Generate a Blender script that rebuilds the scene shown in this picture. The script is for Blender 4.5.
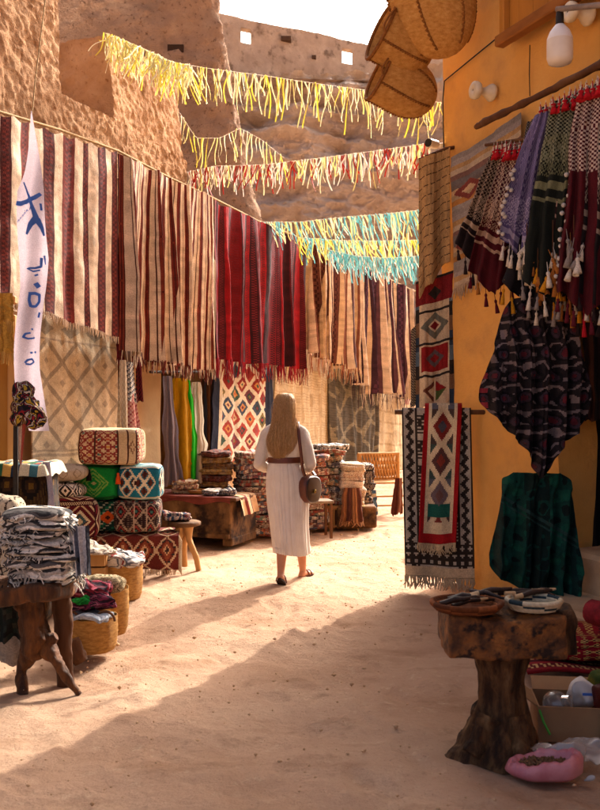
import bpy, math, random
import numpy as np
from math import radians, sin, cos, pi
for o in list(bpy.data.objects):
    bpy.data.objects.remove(o)
SC = bpy.context.scene
COL = SC.collection
# ------------------------------------------------------------------ camera
CAMH, F = 1.55, 900.0                       # eye height (m), focal length in photo pixels (600x810)
cd = bpy.data.cameras.new('camera'); cam = bpy.data.objects.new('camera', cd); COL.objects.link(cam)
cam.location = (0, 0, CAMH); cam.rotation_euler = (radians(90), 0, 0)
cd.sensor_fit = 'VERTICAL'; cd.sensor_height = 36.0; cd.lens = 36.0*F/810.0
cd.clip_start = 0.05; cd.clip_end = 2000
cd.dof.use_dof = True; cd.dof.focus_distance = 8.2; cd.dof.aperture_fstop = 5.6
SC.camera = cam
# ------------------------------------------------------------------ sky, sun, exposure
SUN_EL, SUN_AZ = radians(36.0), math.atan2(0.49, 0.87)   # azimuth from +Y (view direction) towards +X
w = bpy.data.worlds.new('World'); SC.world = w; w.use_nodes = True
nt = w.node_tree; nt.nodes.clear()
sky = nt.nodes.new('ShaderNodeTexSky'); sky.sky_type = 'NISHITA'; sky.sun_disc = False
sky.sun_elevation = SUN_EL; sky.sun_rotation = SUN_AZ
sky.air_density = 0.3; sky.dust_density = 10.0; sky.ozone_density = 0.0; sky.altitude = 0
bg = nt.nodes.new('ShaderNodeBackground'); bg.inputs['Strength'].default_value = 0.15
wo = nt.nodes.new('ShaderNodeOutputWorld')
nt.links.new(sky.outputs[0], bg.inputs[0]); nt.links.new(bg.outputs[0], wo.inputs[0])
sd = bpy.data.lights.new('sun', 'SUN'); sun = bpy.data.objects.new('sun', sd); COL.objects.link(sun)
sd.energy = 2.15; sd.angle = radians(0.55); sd.color = (1.0, 0.93, 0.83)
sun.location = (8, 14, 14)
sun.rotation_euler = (radians(90)-SUN_EL, 0, pi - SUN_AZ)
SC.view_settings.view_transform = 'Standard'; SC.view_settings.look = 'None'
SC.view_settings.gamma = 1.0; SC.view_settings.use_curve_mapping = False
SC.view_settings.exposure = 1.76
# ------------------------------------------------------------------ helpers
rng = np.random.default_rng(7); random.seed(7)
def srgb(h):
    if not isinstance(h, str): return tuple(h)
    h = h.lstrip('#'); v = [int(h[i:i+2], 16)/255 for i in (0, 2, 4)]
    return tuple(x/12.92 if x <= .04045 else ((x+.055)/1.055)**2.4 for x in v)
C = srgb
def vnoise(p, seed=0):
    p = np.asarray(p, float); i = np.floor(p).astype(np.int64); f = p-i; f = f*f*(3-2*f)
    def h(dx, dy, dz):
        n = (i[..., 0]+dx)*374761393 + (i[..., 1]+dy)*668265263 + (i[..., 2]+dz)*2147483647 + seed*1274126177
        n = (n ^ (n >> 13)) & 0xffffffff; n = (n*1274126177) & 0xffffffff; n = n ^ (n >> 16)
        n = (n*2246822519) & 0xffffffff; n ^= n >> 15
        return (n & 0xffff)/32767.5-1.0
    x, y, z = f[..., 0], f[..., 1], f[..., 2]
    a = h(0,0,0)*(1-x)+h(1,0,0)*x; b = h(0,1,0)*(1-x)+h(1,1,0)*x
    c = h(0,0,1)*(1-x)+h(1,0,1)*x; d = h(0,1,1)*(1-x)+h(1,1,1)*x
    return (a*(1-y)+b*y)*(1-z)+(c*(1-y)+d*y)*z
def fbm(p, oct=4, seed=0, gain=.5, lac=2.03):
    p = np.asarray(p, float); a = 1.0; t = 0
    for k in range(oct):
        t = t + a*vnoise(p, seed+k*17); p = p*lac+11.3; a *= gain
    return t
def n1(u, seed=0, oct=3):
    u = np.asarray(u, float); return fbm(np.stack([u, u*0+seed*3.7, u*0+.5], -1), oct, seed)
class MB:
    def __init__(s): s.V = []; s.n = 0; s.Q = []; s.T = []; s.CQ = []; s.CT = []
    def add(s, V, Fc, col=None):
        V = np.asarray(V, float).reshape(-1, 3); Fc = np.asarray(Fc, int)
        c = np.asarray((.5, .5, .5) if col is None else col, float)
        if c.ndim == 1: c = np.tile(c, (len(Fc), 1))
        (s.Q if Fc.shape[1] == 4 else s.T).append(Fc+s.n); (s.CQ if Fc.shape[1] == 4 else s.CT).append(c.reshape(-1, 3))
        s.V.append(V); s.n += len(V); return s
    def grid(s, P, col=None, closed=False):
        P = np.asarray(P, float); nv, nu = P.shape[:2]
        idx = np.arange(nv*nu).reshape(nv, nu)
        if closed: idx = np.concatenate([idx, idx[:, :1]], 1)
        q = np.stack([idx[:-1, :-1], idx[1:, :-1], idx[1:, 1:], idx[:-1, 1:]], -1).reshape(-1, 4)
        if col is not None: col = np.asarray(col, float); col = col.reshape(-1, 3) if col.ndim > 1 else col
        return s.add(P, q, col)
    def tube(s, pts, r, n=6, col=None, cap=True, ell=1.0):
        pts = np.asarray(pts, float); m = len(pts); r = np.broadcast_to(np.asarray(r, float), (m,))
        t = np.gradient(pts, axis=0); t /= np.linalg.norm(t, axis=1)[:, None]+1e-9
        up = np.array([0, 0, 1.]) if abs(t[0][2]) < .9 else np.array([1., 0, 0])
        a = np.cross(t[0], up); a /= np.linalg.norm(a); A = []
        for k in range(m):
            a = a-t[k]*np.dot(a, t[k]); a /= np.linalg.norm(a)+1e-9; A.append(a)
        A = np.array(A); B = np.cross(t, A); th = np.arange(n)*2*pi/n
        P = pts[:, None]+r[:, None, None]*(np.cos(th)[None, :, None]*A[:, None]+ell*np.sin(th)[None, :, None]*B[:, None])
        b = s.n; s.grid(P, col, True)
        if cap:
            for k in (0, m-1):
                V = np.concatenate([P[k], pts[k:k+1]]); j = np.arange(n)
                f = np.stack([j, (j+1) % n, np.full(n, n)], 1); s.add(V, f if k else f[:, ::-1], col)
        return s
    def box(s, c, size, R=None, bev=0.0, col=None):
        h = np.asarray(size, float)/2; b = min(bev, h.min()*.9); c = np.asarray(c, float)
        S = np.array([[x, y, z] for x in (-1, 1) for y in (-1, 1) for z in (-1, 1)], float)
        if b <= 0:
            V = S*h; f = [[0,1,3,2],[4,6,7,5],[0,4,5,1],[2,3,7,6],[0,2,6,4],[1,5,7,3]]
            V = V if R is None else V@np.asarray(R).T
            return s.add(V+c, f, col)
        V = np.concatenate([S*(h-b*np.array([0,1,1])), S*(h-b*np.array([1,0,1])), S*(h-b*np.array([1,1,0]))])
        V = V if R is None else V@np.asarray(R).T
        f = [[0,1,3,2],[4,6,7,5],[8,12,13,9],[10,11,15,14],[16,18,22,20],[17,21,23,19],
             [0,8,9,1],[2,3,11,10],[4,5,13,12],[6,14,15,7], [0,2,18,16],[1,17,19,3],[4,20,22,6],[5,7,23,21],
             [8,16,20,12],[9,13,21,17],[10,14,22,18],[11,19,23,15]]
        s.add(V+c, f, col)
        t = [[k, k+8, k+16] for k in range(8)]
        return s.add(V+c, t, col)
    def lathe(s, prof, n=24, c=(0, 0, 0), col=None, sx=1, sy=1, wob=0, seed=0):
        prof = np.asarray(prof, float); th = np.arange(n)*2*pi/n
        rr = prof[:, :1]*(1+wob*n1(np.cos(th)*1.7+np.sin(th)*2.3+seed, seed)[None, :])
        P = np.stack([rr*np.cos(th)*sx, rr*np.sin(th)*sy, np.repeat(prof[:, 1:], n, 1)], -1)+np.asarray(c)
        return s.grid(P, col, True)
    def obj(s, name, mat, parent=None, loc=None, smooth=True, kind=None):
        return make(name, s, mat, parent, loc, smooth, kind)
def rootloc(p):
    while p.parent is not None: p = p.parent
    return np.array(p.location)
def make(name, mb, mat, parent=None, loc=None, smooth=True, kind=None):
    V = np.concatenate(mb.V); Q = np.concatenate(mb.Q) if mb.Q else np.zeros((0, 4), int)
    T = np.concatenate(mb.T) if mb.T else np.zeros((0, 3), int)
    if parent is not None: org = rootloc(parent)
    elif loc is not None: org = np.asarray(loc, float)
    else: org = np.array([(V[:, 0].min()+V[:, 0].max())/2, (V[:, 1].min()+V[:, 1].max())/2, V[:, 2].min()])
    V = V-org
    me = bpy.data.meshes.new(name)
    me.vertices.add(len(V)); me.vertices.foreach_set('co', V.astype(np.float32).ravel())
    nl = len(Q)*4+len(T)*3; me.loops.add(nl)
    me.loops.foreach_set('vertex_index', np.concatenate([Q.ravel(), T.ravel()]).astype(np.int32))
    me.polygons.add(len(Q)+len(T))
    st = np.concatenate([np.arange(len(Q))*4, len(Q)*4+np.arange(len(T))*3]).astype(np.int32)
    me.polygons.foreach_set('loop_start', st)
    me.polygons.foreach_set('use_smooth', np.full(len(Q)+len(T), smooth))
    col = np.concatenate(mb.CQ+mb.CT)
    me.update(calc_edges=True)
    at = me.attributes.new('Col', 'FLOAT_COLOR', 'FACE')
    at.data.foreach_set('color', np.concatenate([col, np.ones((len(col), 1))], 1).astype(np.float32).ravel())
    me.materials.append(mat)
    o = bpy.data.objects.new(name, me); COL.objects.link(o)
    if parent is not None: o.parent = parent
    else: o.location = org
    if kind: o['kind'] = kind
    return o
def tag(o, label, cat, group=None):
    o['label'] = label; o['category'] = cat
    if group: o['group'] = group
    return o
def thing(name, label, cat, loc, group=None):
    o = bpy.data.objects.new(name, None); COL.objects.link(o); o.location = loc; o.empty_display_size = .1
    return tag(o, label, cat, group)
def inst(src, parent, M=None, loc=None, rz=0, scale=None):
    """a copy of a mesh object (shared data) as a child of parent; loc in world"""
    o = src.copy(); COL.objects.link(o); o.parent = parent
    if loc is not None: o.location = np.asarray(loc)-rootloc(parent)
    o.rotation_euler = M if M is not None else (0, 0, rz)
    if scale is not None: o.scale = scale
    return o
# ---- materials
MATS = {}
def nodes(name):
    m = bpy.data.materials.new(name); m.use_nodes = True; t = m.node_tree
    return m, t, t.nodes['Principled BSDF']
def nz(t, scale, detail=6, rough=.55, kind='n', coord='Object', stretch=None):
    tc = t.nodes.new('ShaderNodeTexCoord'); src = tc.outputs[coord]
    if stretch:
        mp = t.nodes.new('ShaderNodeMapping'); mp.inputs['Scale'].default_value = stretch
        t.links.new(src, mp.inputs[0]); src = mp.outputs[0]
    if kind == 'n':
        n = t.nodes.new('ShaderNodeTexNoise'); n.inputs['Detail'].default_value = detail; n.inputs['Roughness'].default_value = rough
    else:
        n = t.nodes.new('ShaderNodeTexVoronoi')
    n.inputs['Scale'].default_value = scale; t.links.new(src, n.inputs['Vector'])
    return n.outputs[0]
def ramp(t, src, stops):
    r = t.nodes.new('ShaderNodeValToRGB'); e = r.color_ramp.elements
    while len(e) < len(stops): e.new(.5)
    for k, (p, c) in enumerate(stops): e[k].position = p; e[k].color = (*C(c), 1)
    t.links.new(src, r.inputs[0]); return r.outputs[0]
def mix(t, a, b, fac, mode='MIX'):
    m = t.nodes.new('ShaderNodeMix'); m.data_type = 'RGBA'; m.blend_type = mode
    if hasattr(fac, 'links') or not isinstance(fac, (int, float)): t.links.new(fac, m.inputs[0])
    else: m.inputs[0].default_value = fac
    for s, v in ((6, a), (7, b)):
        if isinstance(v, (tuple, list, str)): m.inputs[s].default_value = (*C(v), 1)
        else: t.links.new(v, m.inputs[s])
    return m.outputs[2]
def bump(t, bs, srcs):
    prev = None
    for (src, st, dist) in srcs:
        b = t.nodes.new('ShaderNodeBump'); b.inputs['Strength'].default_value = st; b.inputs['Distance'].default_value = dist
        t.links.new(src, b.inputs['Height'])
        if prev is not None: t.links.new(prev, b.inputs['Normal'])
        prev = b.outputs[0]
    t.links.new(prev, bs.inputs['Normal'])
def m_cloth(name, rough=.92, grain=160, gs=.5, var=.35, vs=6, sheen=0.0, trans=0):
    m, t, b = nodes(name)
    a = t.nodes.new('ShaderNodeAttribute'); a.attribute_name = 'Col'
    v = ramp(t, nz(t, vs, 5), [(.25, (1-var,)*3), (.75, (1+var*.35,)*3)])
    c = mix(t, a.outputs['Color'], v, 1.0, 'MULTIPLY')
    v2 = ramp(t, nz(t, grain, 2), [(.3, (.72,)*3), (.7, (1.08,)*3)])
    c = mix(t, c, v2, 1.0, 'MULTIPLY')
    t.links.new(c, b.inputs['Base Color']); b.inputs['Roughness'].default_value = rough
    b.inputs['Specular IOR Level'].default_value = .2
    b.inputs['Sheen Weight'].default_value = sheen
    bump(t, b, [(nz(t, grain, 2), gs, .004), (nz(t, 18, 4), .35, .02)])
    if trans:
        out = t.nodes['Material Output']; tr = t.nodes.new('ShaderNodeBsdfTranslucent'); ms = t.nodes.new('ShaderNodeMixShader')
        t.links.new(c, tr.inputs[0]); ms.inputs[0].default_value = trans
        t.links.new(b.outputs[0], ms.inputs[1]); t.links.new(tr.outputs[0], ms.inputs[2]); t.links.new(ms.outputs[0], out.inputs[0])
    return m
def m_noise(name, stops, scale=4, detail=7, rough=.9, bumps=((30, .4, .01),), stretch=None, spec=.25, metal=0, spots=None, trans=0):
    m, t, b = nodes(name)
    c = ramp(t, nz(t, scale, detail, .6, stretch=stretch), stops)
    if spots:
        sc, lo, hi, colr = spots
        c = mix(t, c, colr, ramp(t, nz(t, sc, 4, .6), [(lo, (0, 0, 0)), (hi, (1, 1, 1))]))
    t.links.new(c, b.inputs['Base Color']); b.inputs['Roughness'].default_value = rough
    b.inputs['Specular IOR Level'].default_value = spec; b.inputs['Metallic'].default_value = metal
    if bumps: bump(t, b, [(nz(t, s, 8, .65, stretch=stretch), st, d) for s, st, d in bumps])
    if trans:
        out = t.nodes['Material Output']; tr = t.nodes.new('ShaderNodeBsdfTranslucent'); ms = t.nodes.new('ShaderNodeMixShader')
        t.links.new(c, tr.inputs[0]); ms.inputs[0].default_value = trans
        t.links.new(b.outputs[0], ms.inputs[1]); t.links.new(tr.outputs[0], ms.inputs[2]); t.links.new(ms.outputs[0], out.inputs[0])
    return m
CLOTH = m_cloth('woven_cloth'); RUG = m_cloth('woven_rug', grain=110, gs=.9, var=.3)
SHEER = m_cloth('thin_cloth', grain=220, gs=.2, var=.15, trans=.35)
KNIT = m_cloth('knit', grain=60, gs=1.0, var=.35)
ADOBE = m_noise('adobe', [(.25, '#97704f'), (.5, '#b58c68'), (.75, '#c9a37e')], 3.0, 9, .97, ((9, .5, .05), (26, .9, .03), (70, .9, .012)), spec=.1, spots=(16, .60, .72, '#8a5c3a'))
ADOBE2 = m_noise('smooth_mud', [(.25, '#a4826a'), (.55, '#be9a7e'), (.8, '#d0b092')], 1.6, 9, .97, ((4, .7, .12), (16, 1.0, .08), (40, .8, .03)), spec=.1, spots=(9, .58, .68, '#8a6a54'))
FORT = m_noise('fort_mud', [(.25, '#ad947e'), (.55, '#c8ac94'), (.8, '#dcc4aa')], .7, 10, .97, ((.8, .6, .5), (2.6, .9, .25), (8, .9, .08)), spec=.1, spots=(1.1, .55, .68, '#8f7763'))
SAND = None
WOOD = m_noise('old_wood', [(.2, '#2a1609'), (.5, '#55331a'), (.8, '#7a5330')], 3, 8, .7, ((24, .6, .01),), stretch=(1, 1, .12))
PALEWOOD = m_noise('pale_wood', [(.2, '#8d6236'), (.6, '#b98a52'), (.85, '#cfa56c')], 4, 8, .7, ((24, .5, .008),), stretch=(1, 1, .15))
DARK = m_noise('dark_metal', [(.3, '#17130f'), (.7, '#2c241c')], 20, 4, .55)
ROPE = m_noise('rope', [(.3, '#8f7350'), (.7, '#c4a87c')], 60, 3, .95)
PLASTER = m_noise('tan_plaster', [(.25, '#a67f57'), (.55, '#c39c70'), (.8, '#d0ac80')], 1.6, 8, .95, ((6, .4, .03), (40, .3, .006)))
# ---- pixel rays (600x810 photo)
def P(px, py, Y): return np.array([(px-300)/F*Y, Y, CAMH+(405-py)/F*Y])
def G(px, py): Y = CAMH*F/(py-405); return np.array([(px-300)/F*Y, Y, 0.0])
class Frame:
    def __init__(s, O, d, n): s.O = np.array(O, float); s.d = np.array(d, float); s.n = np.array(n, float)
    def pt(s, a, off, h):
        a, off, h = np.broadcast_arrays(np.asarray(a, float), np.asarray(off, float), np.asarray(h, float))
        return np.stack([s.O[0]+a*s.d[0]+off*s.n[0], s.O[1]+a*s.d[1]+off*s.n[1], h], -1)
    def s(s, px, off=0):
        k = (px-300)/F; o = s.O+off*s.n
        # o + a d = (kY, Y)
        a = (k*o[1]-o[0])/(s.d[0]-k*s.d[1]); return a
    def sh(s, px, py, off=0):
        a = s.s(px, off); Y = s.O[1]+a*s.d[1]+off*s.n[1]
        return a, CAMH+(405-py)/F*Y
    def px(s, px, py, off=0):
        a, h = s.sh(px, py, off); return s.pt(a, off, h)
LF = Frame((-5.2, 0), (.3552, .9348), (.9348, -.3552))      # row of hung rugs along the left of the lane
RF = Frame((1.28, 8.1), (.387, -.922), (-.922, -.387))      # face of the yellow shop on the right
WOFF = -.45
# ---- pattern functions: (U,V) arrays -> rgb
def pick(idx, pal): return np.array([C(p) for p in pal])[np.asarray(idx) % len(pal)]
def lay(base, mask, col):
    base = base.copy(); base[mask] = C(col) if isinstance(col, str) else col[mask]; return base
def solid(U, c): return np.tile(np.array(C(c)), U.shape+(1,))
def stripes(seq, detail=None, nrep=60):
    wds = np.array([q[0] for q in seq], float); cum = np.cumsum(wds)/wds.sum(); cols = np.array([C(q[1]) for q in seq])
    det = [q[2] if len(q) > 2 else None for q in seq]
    def f(U, V):
        i = np.searchsorted(cum, np.clip(U, 0, .9999), side='right'); o = cols[i].copy()
        lo = np.concatenate([[0], cum[:-1]])[i]; loc = (U-lo)/(cum[i]-lo)
        for k, d in enumerate(det):
            if d:
                m = (i == k) & (abs(loc-.5) < .28) & (((V*nrep+(loc > .5)*.5) % 1) < .5); o[m] = C(d)
        return o
    return f
def lattice(nu, nv, bg, line, lw=.09, cores=(), core_r=.25, mid=None, mid_r=.34):
    def f(U, V):
        a = (U*nu) % 1-.5; b = (V*nv) % 1-.5; d = abs(a)+abs(b)
        iu = np.floor(U*nu+.5*0).astype(int); iv = np.floor(V*nv).astype(int)
        o = solid(U, bg); o = lay(o, abs(d-.5) < lw, line)
        a2 = (U*nu+.5) % 1-.5; b2 = (V*nv+.5) % 1-.5; d2 = abs(a2)+abs(b2)
        j = np.where(d < .5, iu*3+iv*5, np.floor(U*nu+.5).astype(int)*7+np.floor(V*nv+.5).astype(int)*3+2); dd = np.minimum(d, d2)
        if mid is not None: o = lay(o, dd < mid_r, pick(j+1, mid))
        if len(cores): o = lay(o, dd < core_r, pick(j, cores))
        return o
    return f
def hang(name, label, cat, fr, s0, s1, t0, t1, b0, b1, off, fn, nu=120, nv=60, fold=.04, nf=5, seed=1, fringe=None,
         group=None, mat=None, sag=.03, clip=6, lean=0., gather=.0, ragged=.02, thick=0.0):
    mat = mat or RUG
    u = np.linspace(0, 1, nu+1); v = np.linspace(0, 1, nv+1); U, V = np.meshgrid(u, v)
    ph = nf*(U+.12*n1(U*3+seed, seed))
    wv = np.sin(2*pi*ph)+.5*np.sin(2*pi*(ph*1.9)+seed)
    amp = fold*(.22+.78*V**.8)
    s = s0+(s1-s0)*U + gather*np.sin(2*pi*ph+1.3)*(.3+.7*V) + lean*V
    top = t0+(t1-t0)*U - sag*abs(np.sin(pi*clip*U)); bot = b0+(b1-b0)*U+ragged*n1(U*5+seed*2, seed+4)
    h = top+(bot-top)*V
    o = off+amp*wv*(1+.3*n1(V*1.5+seed, seed+6)*V)+(.015+.5*fold)*fbm(np.stack([U*4*max(1, abs(s1-s0)), V*.8, U*0+seed], -1), 3, seed)+.008*fbm(np.stack([U*9, V*7, U*0+seed], -1), 3, seed+1)
    s = s+.10*fold*fbm(np.stack([U*3, V*1.5, U*0+seed+9], -1), 3, seed+2)
    Pt = fr.pt(s, o, h)
    uc = (u[:-1]+u[1:])/2; vc = (v[:-1]+v[1:])/2; UC, VC = np.meshgrid(uc, vc)
    mb = MB().grid(Pt, fn(UC, VC)); ob = mb.obj(name, mat)
    tag(ob, label, cat, group)
    if thick:
        md = ob.modifiers.new('thickness', 'SOLIDIFY'); md.thickness = thick; md.offset = 0
    if fringe:
        ln, fc, n = fringe[:3]; fm = MB(); rr = random.Random(seed)
        for k in range(n):
            x = (k+.5)/n*nu; i = int(x); p = Pt[-1, i]+(Pt[-1, min(i+1, nu)]-Pt[-1, i])*(x-i)
            L = ln*rr.uniform(.7, 1.15); q = fr.pt(0, 0, 0)*0
            d = np.array([rr.gauss(0, .12)*L, rr.gauss(0, .12)*L, -L])
            cc = fc if isinstance(fc, str) else rr.choice(fc)
            fm.tube([p+[0, 0, .01], p+d*.5+[0, rr.gauss(0, .01), 0], p+d], [.006, .005, .003], 4, C(cc), False)
        fm.obj('fringe', mat, ob, kind='stuff')
    return ob
def lrug(name, label, cat, a, b, off, fn, **kw):
    s0, t0 = LF.sh(a[0], a[1], off); _, b0 = LF.sh(a[0], a[2], off)
    s1, t1 = LF.sh(b[0], b[1], off); _, b1 = LF.sh(b[0], b[2], off)
    return hang(name, label, cat, LF, s0, s1, t0, t1, b0, b1, off, fn, **kw)
def rrug(name, label, cat, a, b, off, fn, **kw):
    s0, t0 = RF.sh(a[0], a[1], off); _, b0 = RF.sh(a[0], a[2], off)
    s1, t1 = RF.sh(b[0], b[1], off); _, b1 = RF.sh(b[0], b[2], off)
    return hang(name, label, cat, RF, s0, s1, t0, t1, b0, b1, off, fn, **kw)
# ================================================================== THE SETTING
def ground():
    global SAND
    m, t, b = nodes('sand')
    c = ramp(t, nz(t, .8, 9, .62), [(.25, '#ad886a'), (.5, '#c5a184'), (.75, '#d2b294')])
    c = mix(t, c, '#8c6c52', ramp(t, nz(t, 3.2, 8, .7), [(.56, (0, 0, 0)), (.74, (.75, .75, .75))]))
    c = mix(t, c, '#dcc2a2', ramp(t, nz(t, 14, 6, .7), [(.58, (0, 0, 0)), (.78, (.7, .7, .7))]))
    c = mix(t, c, '#7a5a42', ramp(t, nz(t, 55, 5, .75), [(.60, (0, 0, 0)), (.72, (.8, .8, .8))]))
    c = mix(t, c, '#9a7455', ramp(t, nz(t, 1.1, 9, .7, stretch=(1, 2.2, 1)), [(.54, (0, 0, 0)), (.70, (.7, .7, .7))]))
    t.links.new(c, b.inputs['Base Color']); b.inputs['Roughness'].default_value = .97; b.inputs['Specular IOR Level'].default_value = .1
    bump(t, b, [(nz(t, 4, 8, .65), .8, .06), (nz(t, 17, 8, .7), 1.0, .03), (nz(t, 90, 5, .75), .8, .008)])
    SAND = m
    xs = np.concatenate([[-400, -120, -40, -15, -8], np.linspace(-5, 5, 330), [8, 15, 40, 120, 400]])
    ys = np.concatenate([[-300, -60, -10, 0, 1.5], 2.4*np.exp(np.linspace(0, math.log(26/2.4), 330)), [34, 48, 80, 160, 420]])
    X, Y = np.meshgrid(xs, ys)
    p = np.stack([X, Y, X*0], -1)
    z = .035*fbm(p*.55, 3, 3)+.018*fbm(p*2.3, 4, 5)
    bumps = np.clip(fbm(p*4.5, 3, 9)-.05, 0, 1); z = z+.016*bumps+.006*fbm(p*9, 3, 15)
    foot = np.zeros_like(X)                                   # scuffs and footprints
    r = np.random.default_rng(5)
    for k in range(260):
        cx, cy = r.uniform(-2.2, 2.6), r.uniform(2.6, 13); a = r.normal(.2, .5); L, W = r.uniform(.09, .15), r.uniform(.035, .06)
        sel = (abs(xs-cx) < .4); sy = abs(ys-cy) < .4
        sub = np.ix_(sy, sel); dx, dy = X[sub]-cx, Y[sub]-cy
        q = ((dx*cos(a)+dy*sin(a))/W)**2+((-dx*sin(a)+dy*cos(a))/L)**2
        foot[sub] += -.014*np.exp(-q**1.5)+.006*np.exp(-(q-2.2)**2)
    z = z+foot
    near = (abs(X) < 6)*(Y > 0)*(Y < 30)
    P3 = np.stack([X, Y, np.where(near, z, 0)-.02], -1)
    o = MB().grid(P3[:, ::-1]).obj('ground', m, loc=(0, 0, 0)); o['kind'] = 'structure'
    mb = MB(); r2 = np.random.default_rng(11)                   # pebbles and crumbs of mud
    for k in range(2400):
        y = 2.6+9*r2.random()**1.6; x = r2.normal(.1, 1.5)
        if r2.random() < .35: x = r2.choice([-1.25+.38*(y-5.5), 4.4-.42*y])+r2.normal(0, .28)
        s = abs(r2.normal(0, .0045))+.0015
        if r2.random() < .03: s *= 2
        V = np.array([[1,0,0],[-1,0,0],[0,1,0],[0,-1,0],[0,0,.8],[0,0,-.8]])*s*r2.uniform(.6, 1.4, (6, 3))+[x, y, .004]
        mb.add(V, [[0,2,4],[2,1,4],[1,3,4],[3,0,4],[2,0,5],[1,2,5],[3,1,5],[0,3,5]])
    mb.obj('pebbles', m_noise('pebble', [(.3, '#b08a64'), (.7, '#d4b088')], 9), loc=(0, 0, 0), kind='stuff')
ground()
def rough(mb, fr, s0, s1, h0, h1, off, thick, res=.04, amp=.03, sc=6, batter=0.0, seed=0, col=None):
    """a rough mud block: front, two ends, top and back, displaced by one 3d noise so that its corners stay closed"""
    def face(A, B, flip=False):
        p = fr.pt(*A); q = p
        d = np.stack([fbm(q*sc, 3, seed+1, .8), fbm(q*sc, 3, seed+2, .8), .6*fbm(q*sc, 3, seed+3, .8)], -1)*amp
        d2 = np.stack([fbm(q*.9, 2, seed+5), fbm(q*.9, 2, seed+6), .3*fbm(q*.9, 2, seed+7)], -1)*amp*3.0
        p = p+d+d2; mb.grid(p[:, ::-1] if flip else p, col)
    ns = max(2, int((s1-s0)/res)); nh = max(2, int((h1-h0)/res)); no = max(2, int(thick/res))
    S = np.linspace(s0, s1, ns+1); H = np.linspace(h1, h0, nh+1); O = np.linspace(off-thick, off, no+1)
    bt = lambda h: batter*(h-h0)
    s_, h_ = np.meshgrid(S, H)
    sq = lambda s_, h_: s_+np.where(s_ > (s0+s1)/2, -1, 1)*bt(h_)*abs(s_-(s0+s1)/2)/((s1-s0)/2)
    face((sq(s_, h_), off-bt(h_), h_), 0); face((sq(s_, h_), off-thick+bt(h_), h_), 0, True)
    o_, h2 = np.meshgrid(O, H); f_ = lambda o, h: o-np.where(o > off-thick/2, 1, -1)*bt(h)*abs(o-(off-thick/2))/(thick/2)
    face((s0+bt(h2), f_(o_, h2), h2), 0); face((s1-bt(h2), f_(o_, h2), h2), 0, True)
    s3, o3 = np.meshgrid(S, O); hh = s3*0+h1
    face((sq(s3, hh), f_(o3, hh), hh), 0, False)
# --- mud walls along the left of the lane
sA = LF.s(60, WOFF); sB = LF.s(113, WOFF); sC = LF.s(184, WOFF)
mb = MB(); rough(mb, LF, 5.6, sA, 2.05, 8.2, WOFF, .6, .02, .013, 12, seed=3)
tag(mb.obj('adobe_wall', ADOBE), 'tall rough adobe wall end rising above the brown and cream striped rug', 'wall')
mb = MB(); rough(mb, LF, sA-.1, sC+.1, 2.05, 4.62, WOFF-.04, .5, .02, .013, 12, seed=9)
tag(mb.obj('adobe_wall', ADOBE), 'low crumbling adobe wall running behind the rug rope, under the mud block', 'wall')
mb = MB(); rough(mb, LF, sB, sC, 4.0, 5.58, WOFF-.0, 1.3, .02, .013, 12, batter=.05, seed=21)
tag(mb.obj('adobe_block', ADOBE), 'square rough mud block with a yellow garland tied to its corner', 'mud block')
# shop wall under the rugs
def plain_wall(mb, s0, s1, h0, h1, off, thick): rough(mb, LF, s0, s1, h0, h1, off, thick, .09, .006, 3, seed=31)
d0, d1 = LF.s(166, WOFF), LF.s(211, WOFF)
root = thing('shop_front', 'tan plaster shop wall with dark wooden posts under the hung rugs', 'shop', LF.pt(10, WOFF, 0))
mb = MB(); plain_wall(mb, 5.0, d0, 0, 2.02, WOFF-.06, .5); plain_wall(mb, d1, 32, 0, 2.02, WOFF-.06, .5)
plain_wall(mb, sC+.15, 32, 2.03, 3.5, WOFF-.06, .4)
mb.obj('wall', PLASTER, root)
mb = MB()
mb.box(LF.pt((d0+d1)/2, WOFF-1.5, 1.1), (.2, d1-d0+.6, 2.3), R=np.array([[LF.n[0], LF.d[0], 0], [LF.n[1], LF.d[1], 0], [0, 0, 1]]))
for ss in (d0-.1, d1+.1): mb.box(LF.pt(ss, WOFF-1.05, 1.1), (.9, .1, 2.3), R=np.array([[LF.n[0], LF.d[0], 0], [LF.n[1], LF.d[1], 0], [0, 0, 1]]))
mb.box(LF.pt((d0+d1)/2, WOFF-1.05, 2.28), (1.0, d1-d0+.5, .1), R=np.array([[LF.n[0], LF.d[0], 0], [LF.n[1], LF.d[1], 0], [0, 0, 1]]))
mb.obj('alcove', m_noise('alcove_mud', [(.3, '#6f4c30'), (.7, '#95704b')], 3, rough=.95), root, smooth=False)
RL = np.array([[LF.n[0], LF.d[0], 0], [LF.n[1], LF.d[1], 0], [0, 0, 1]])
for px, wd in ((124, .2), (207, .12), (213, .1), (8, .12)):
    a = LF.s(px, WOFF+.02)
    MB().box(LF.pt(a, WOFF+.02, 1.2), (.14, wd, 2.4), RL, .015).obj('post', WOOD if px != 8 else PALEWOOD, root, smooth=False)
MB().box(LF.pt((d0+d1)/2, WOFF+.01, 2.12), (.16, d1-d0+.7, .14), RL, .015).obj('lintel', WOOD, root, smooth=False)
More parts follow.
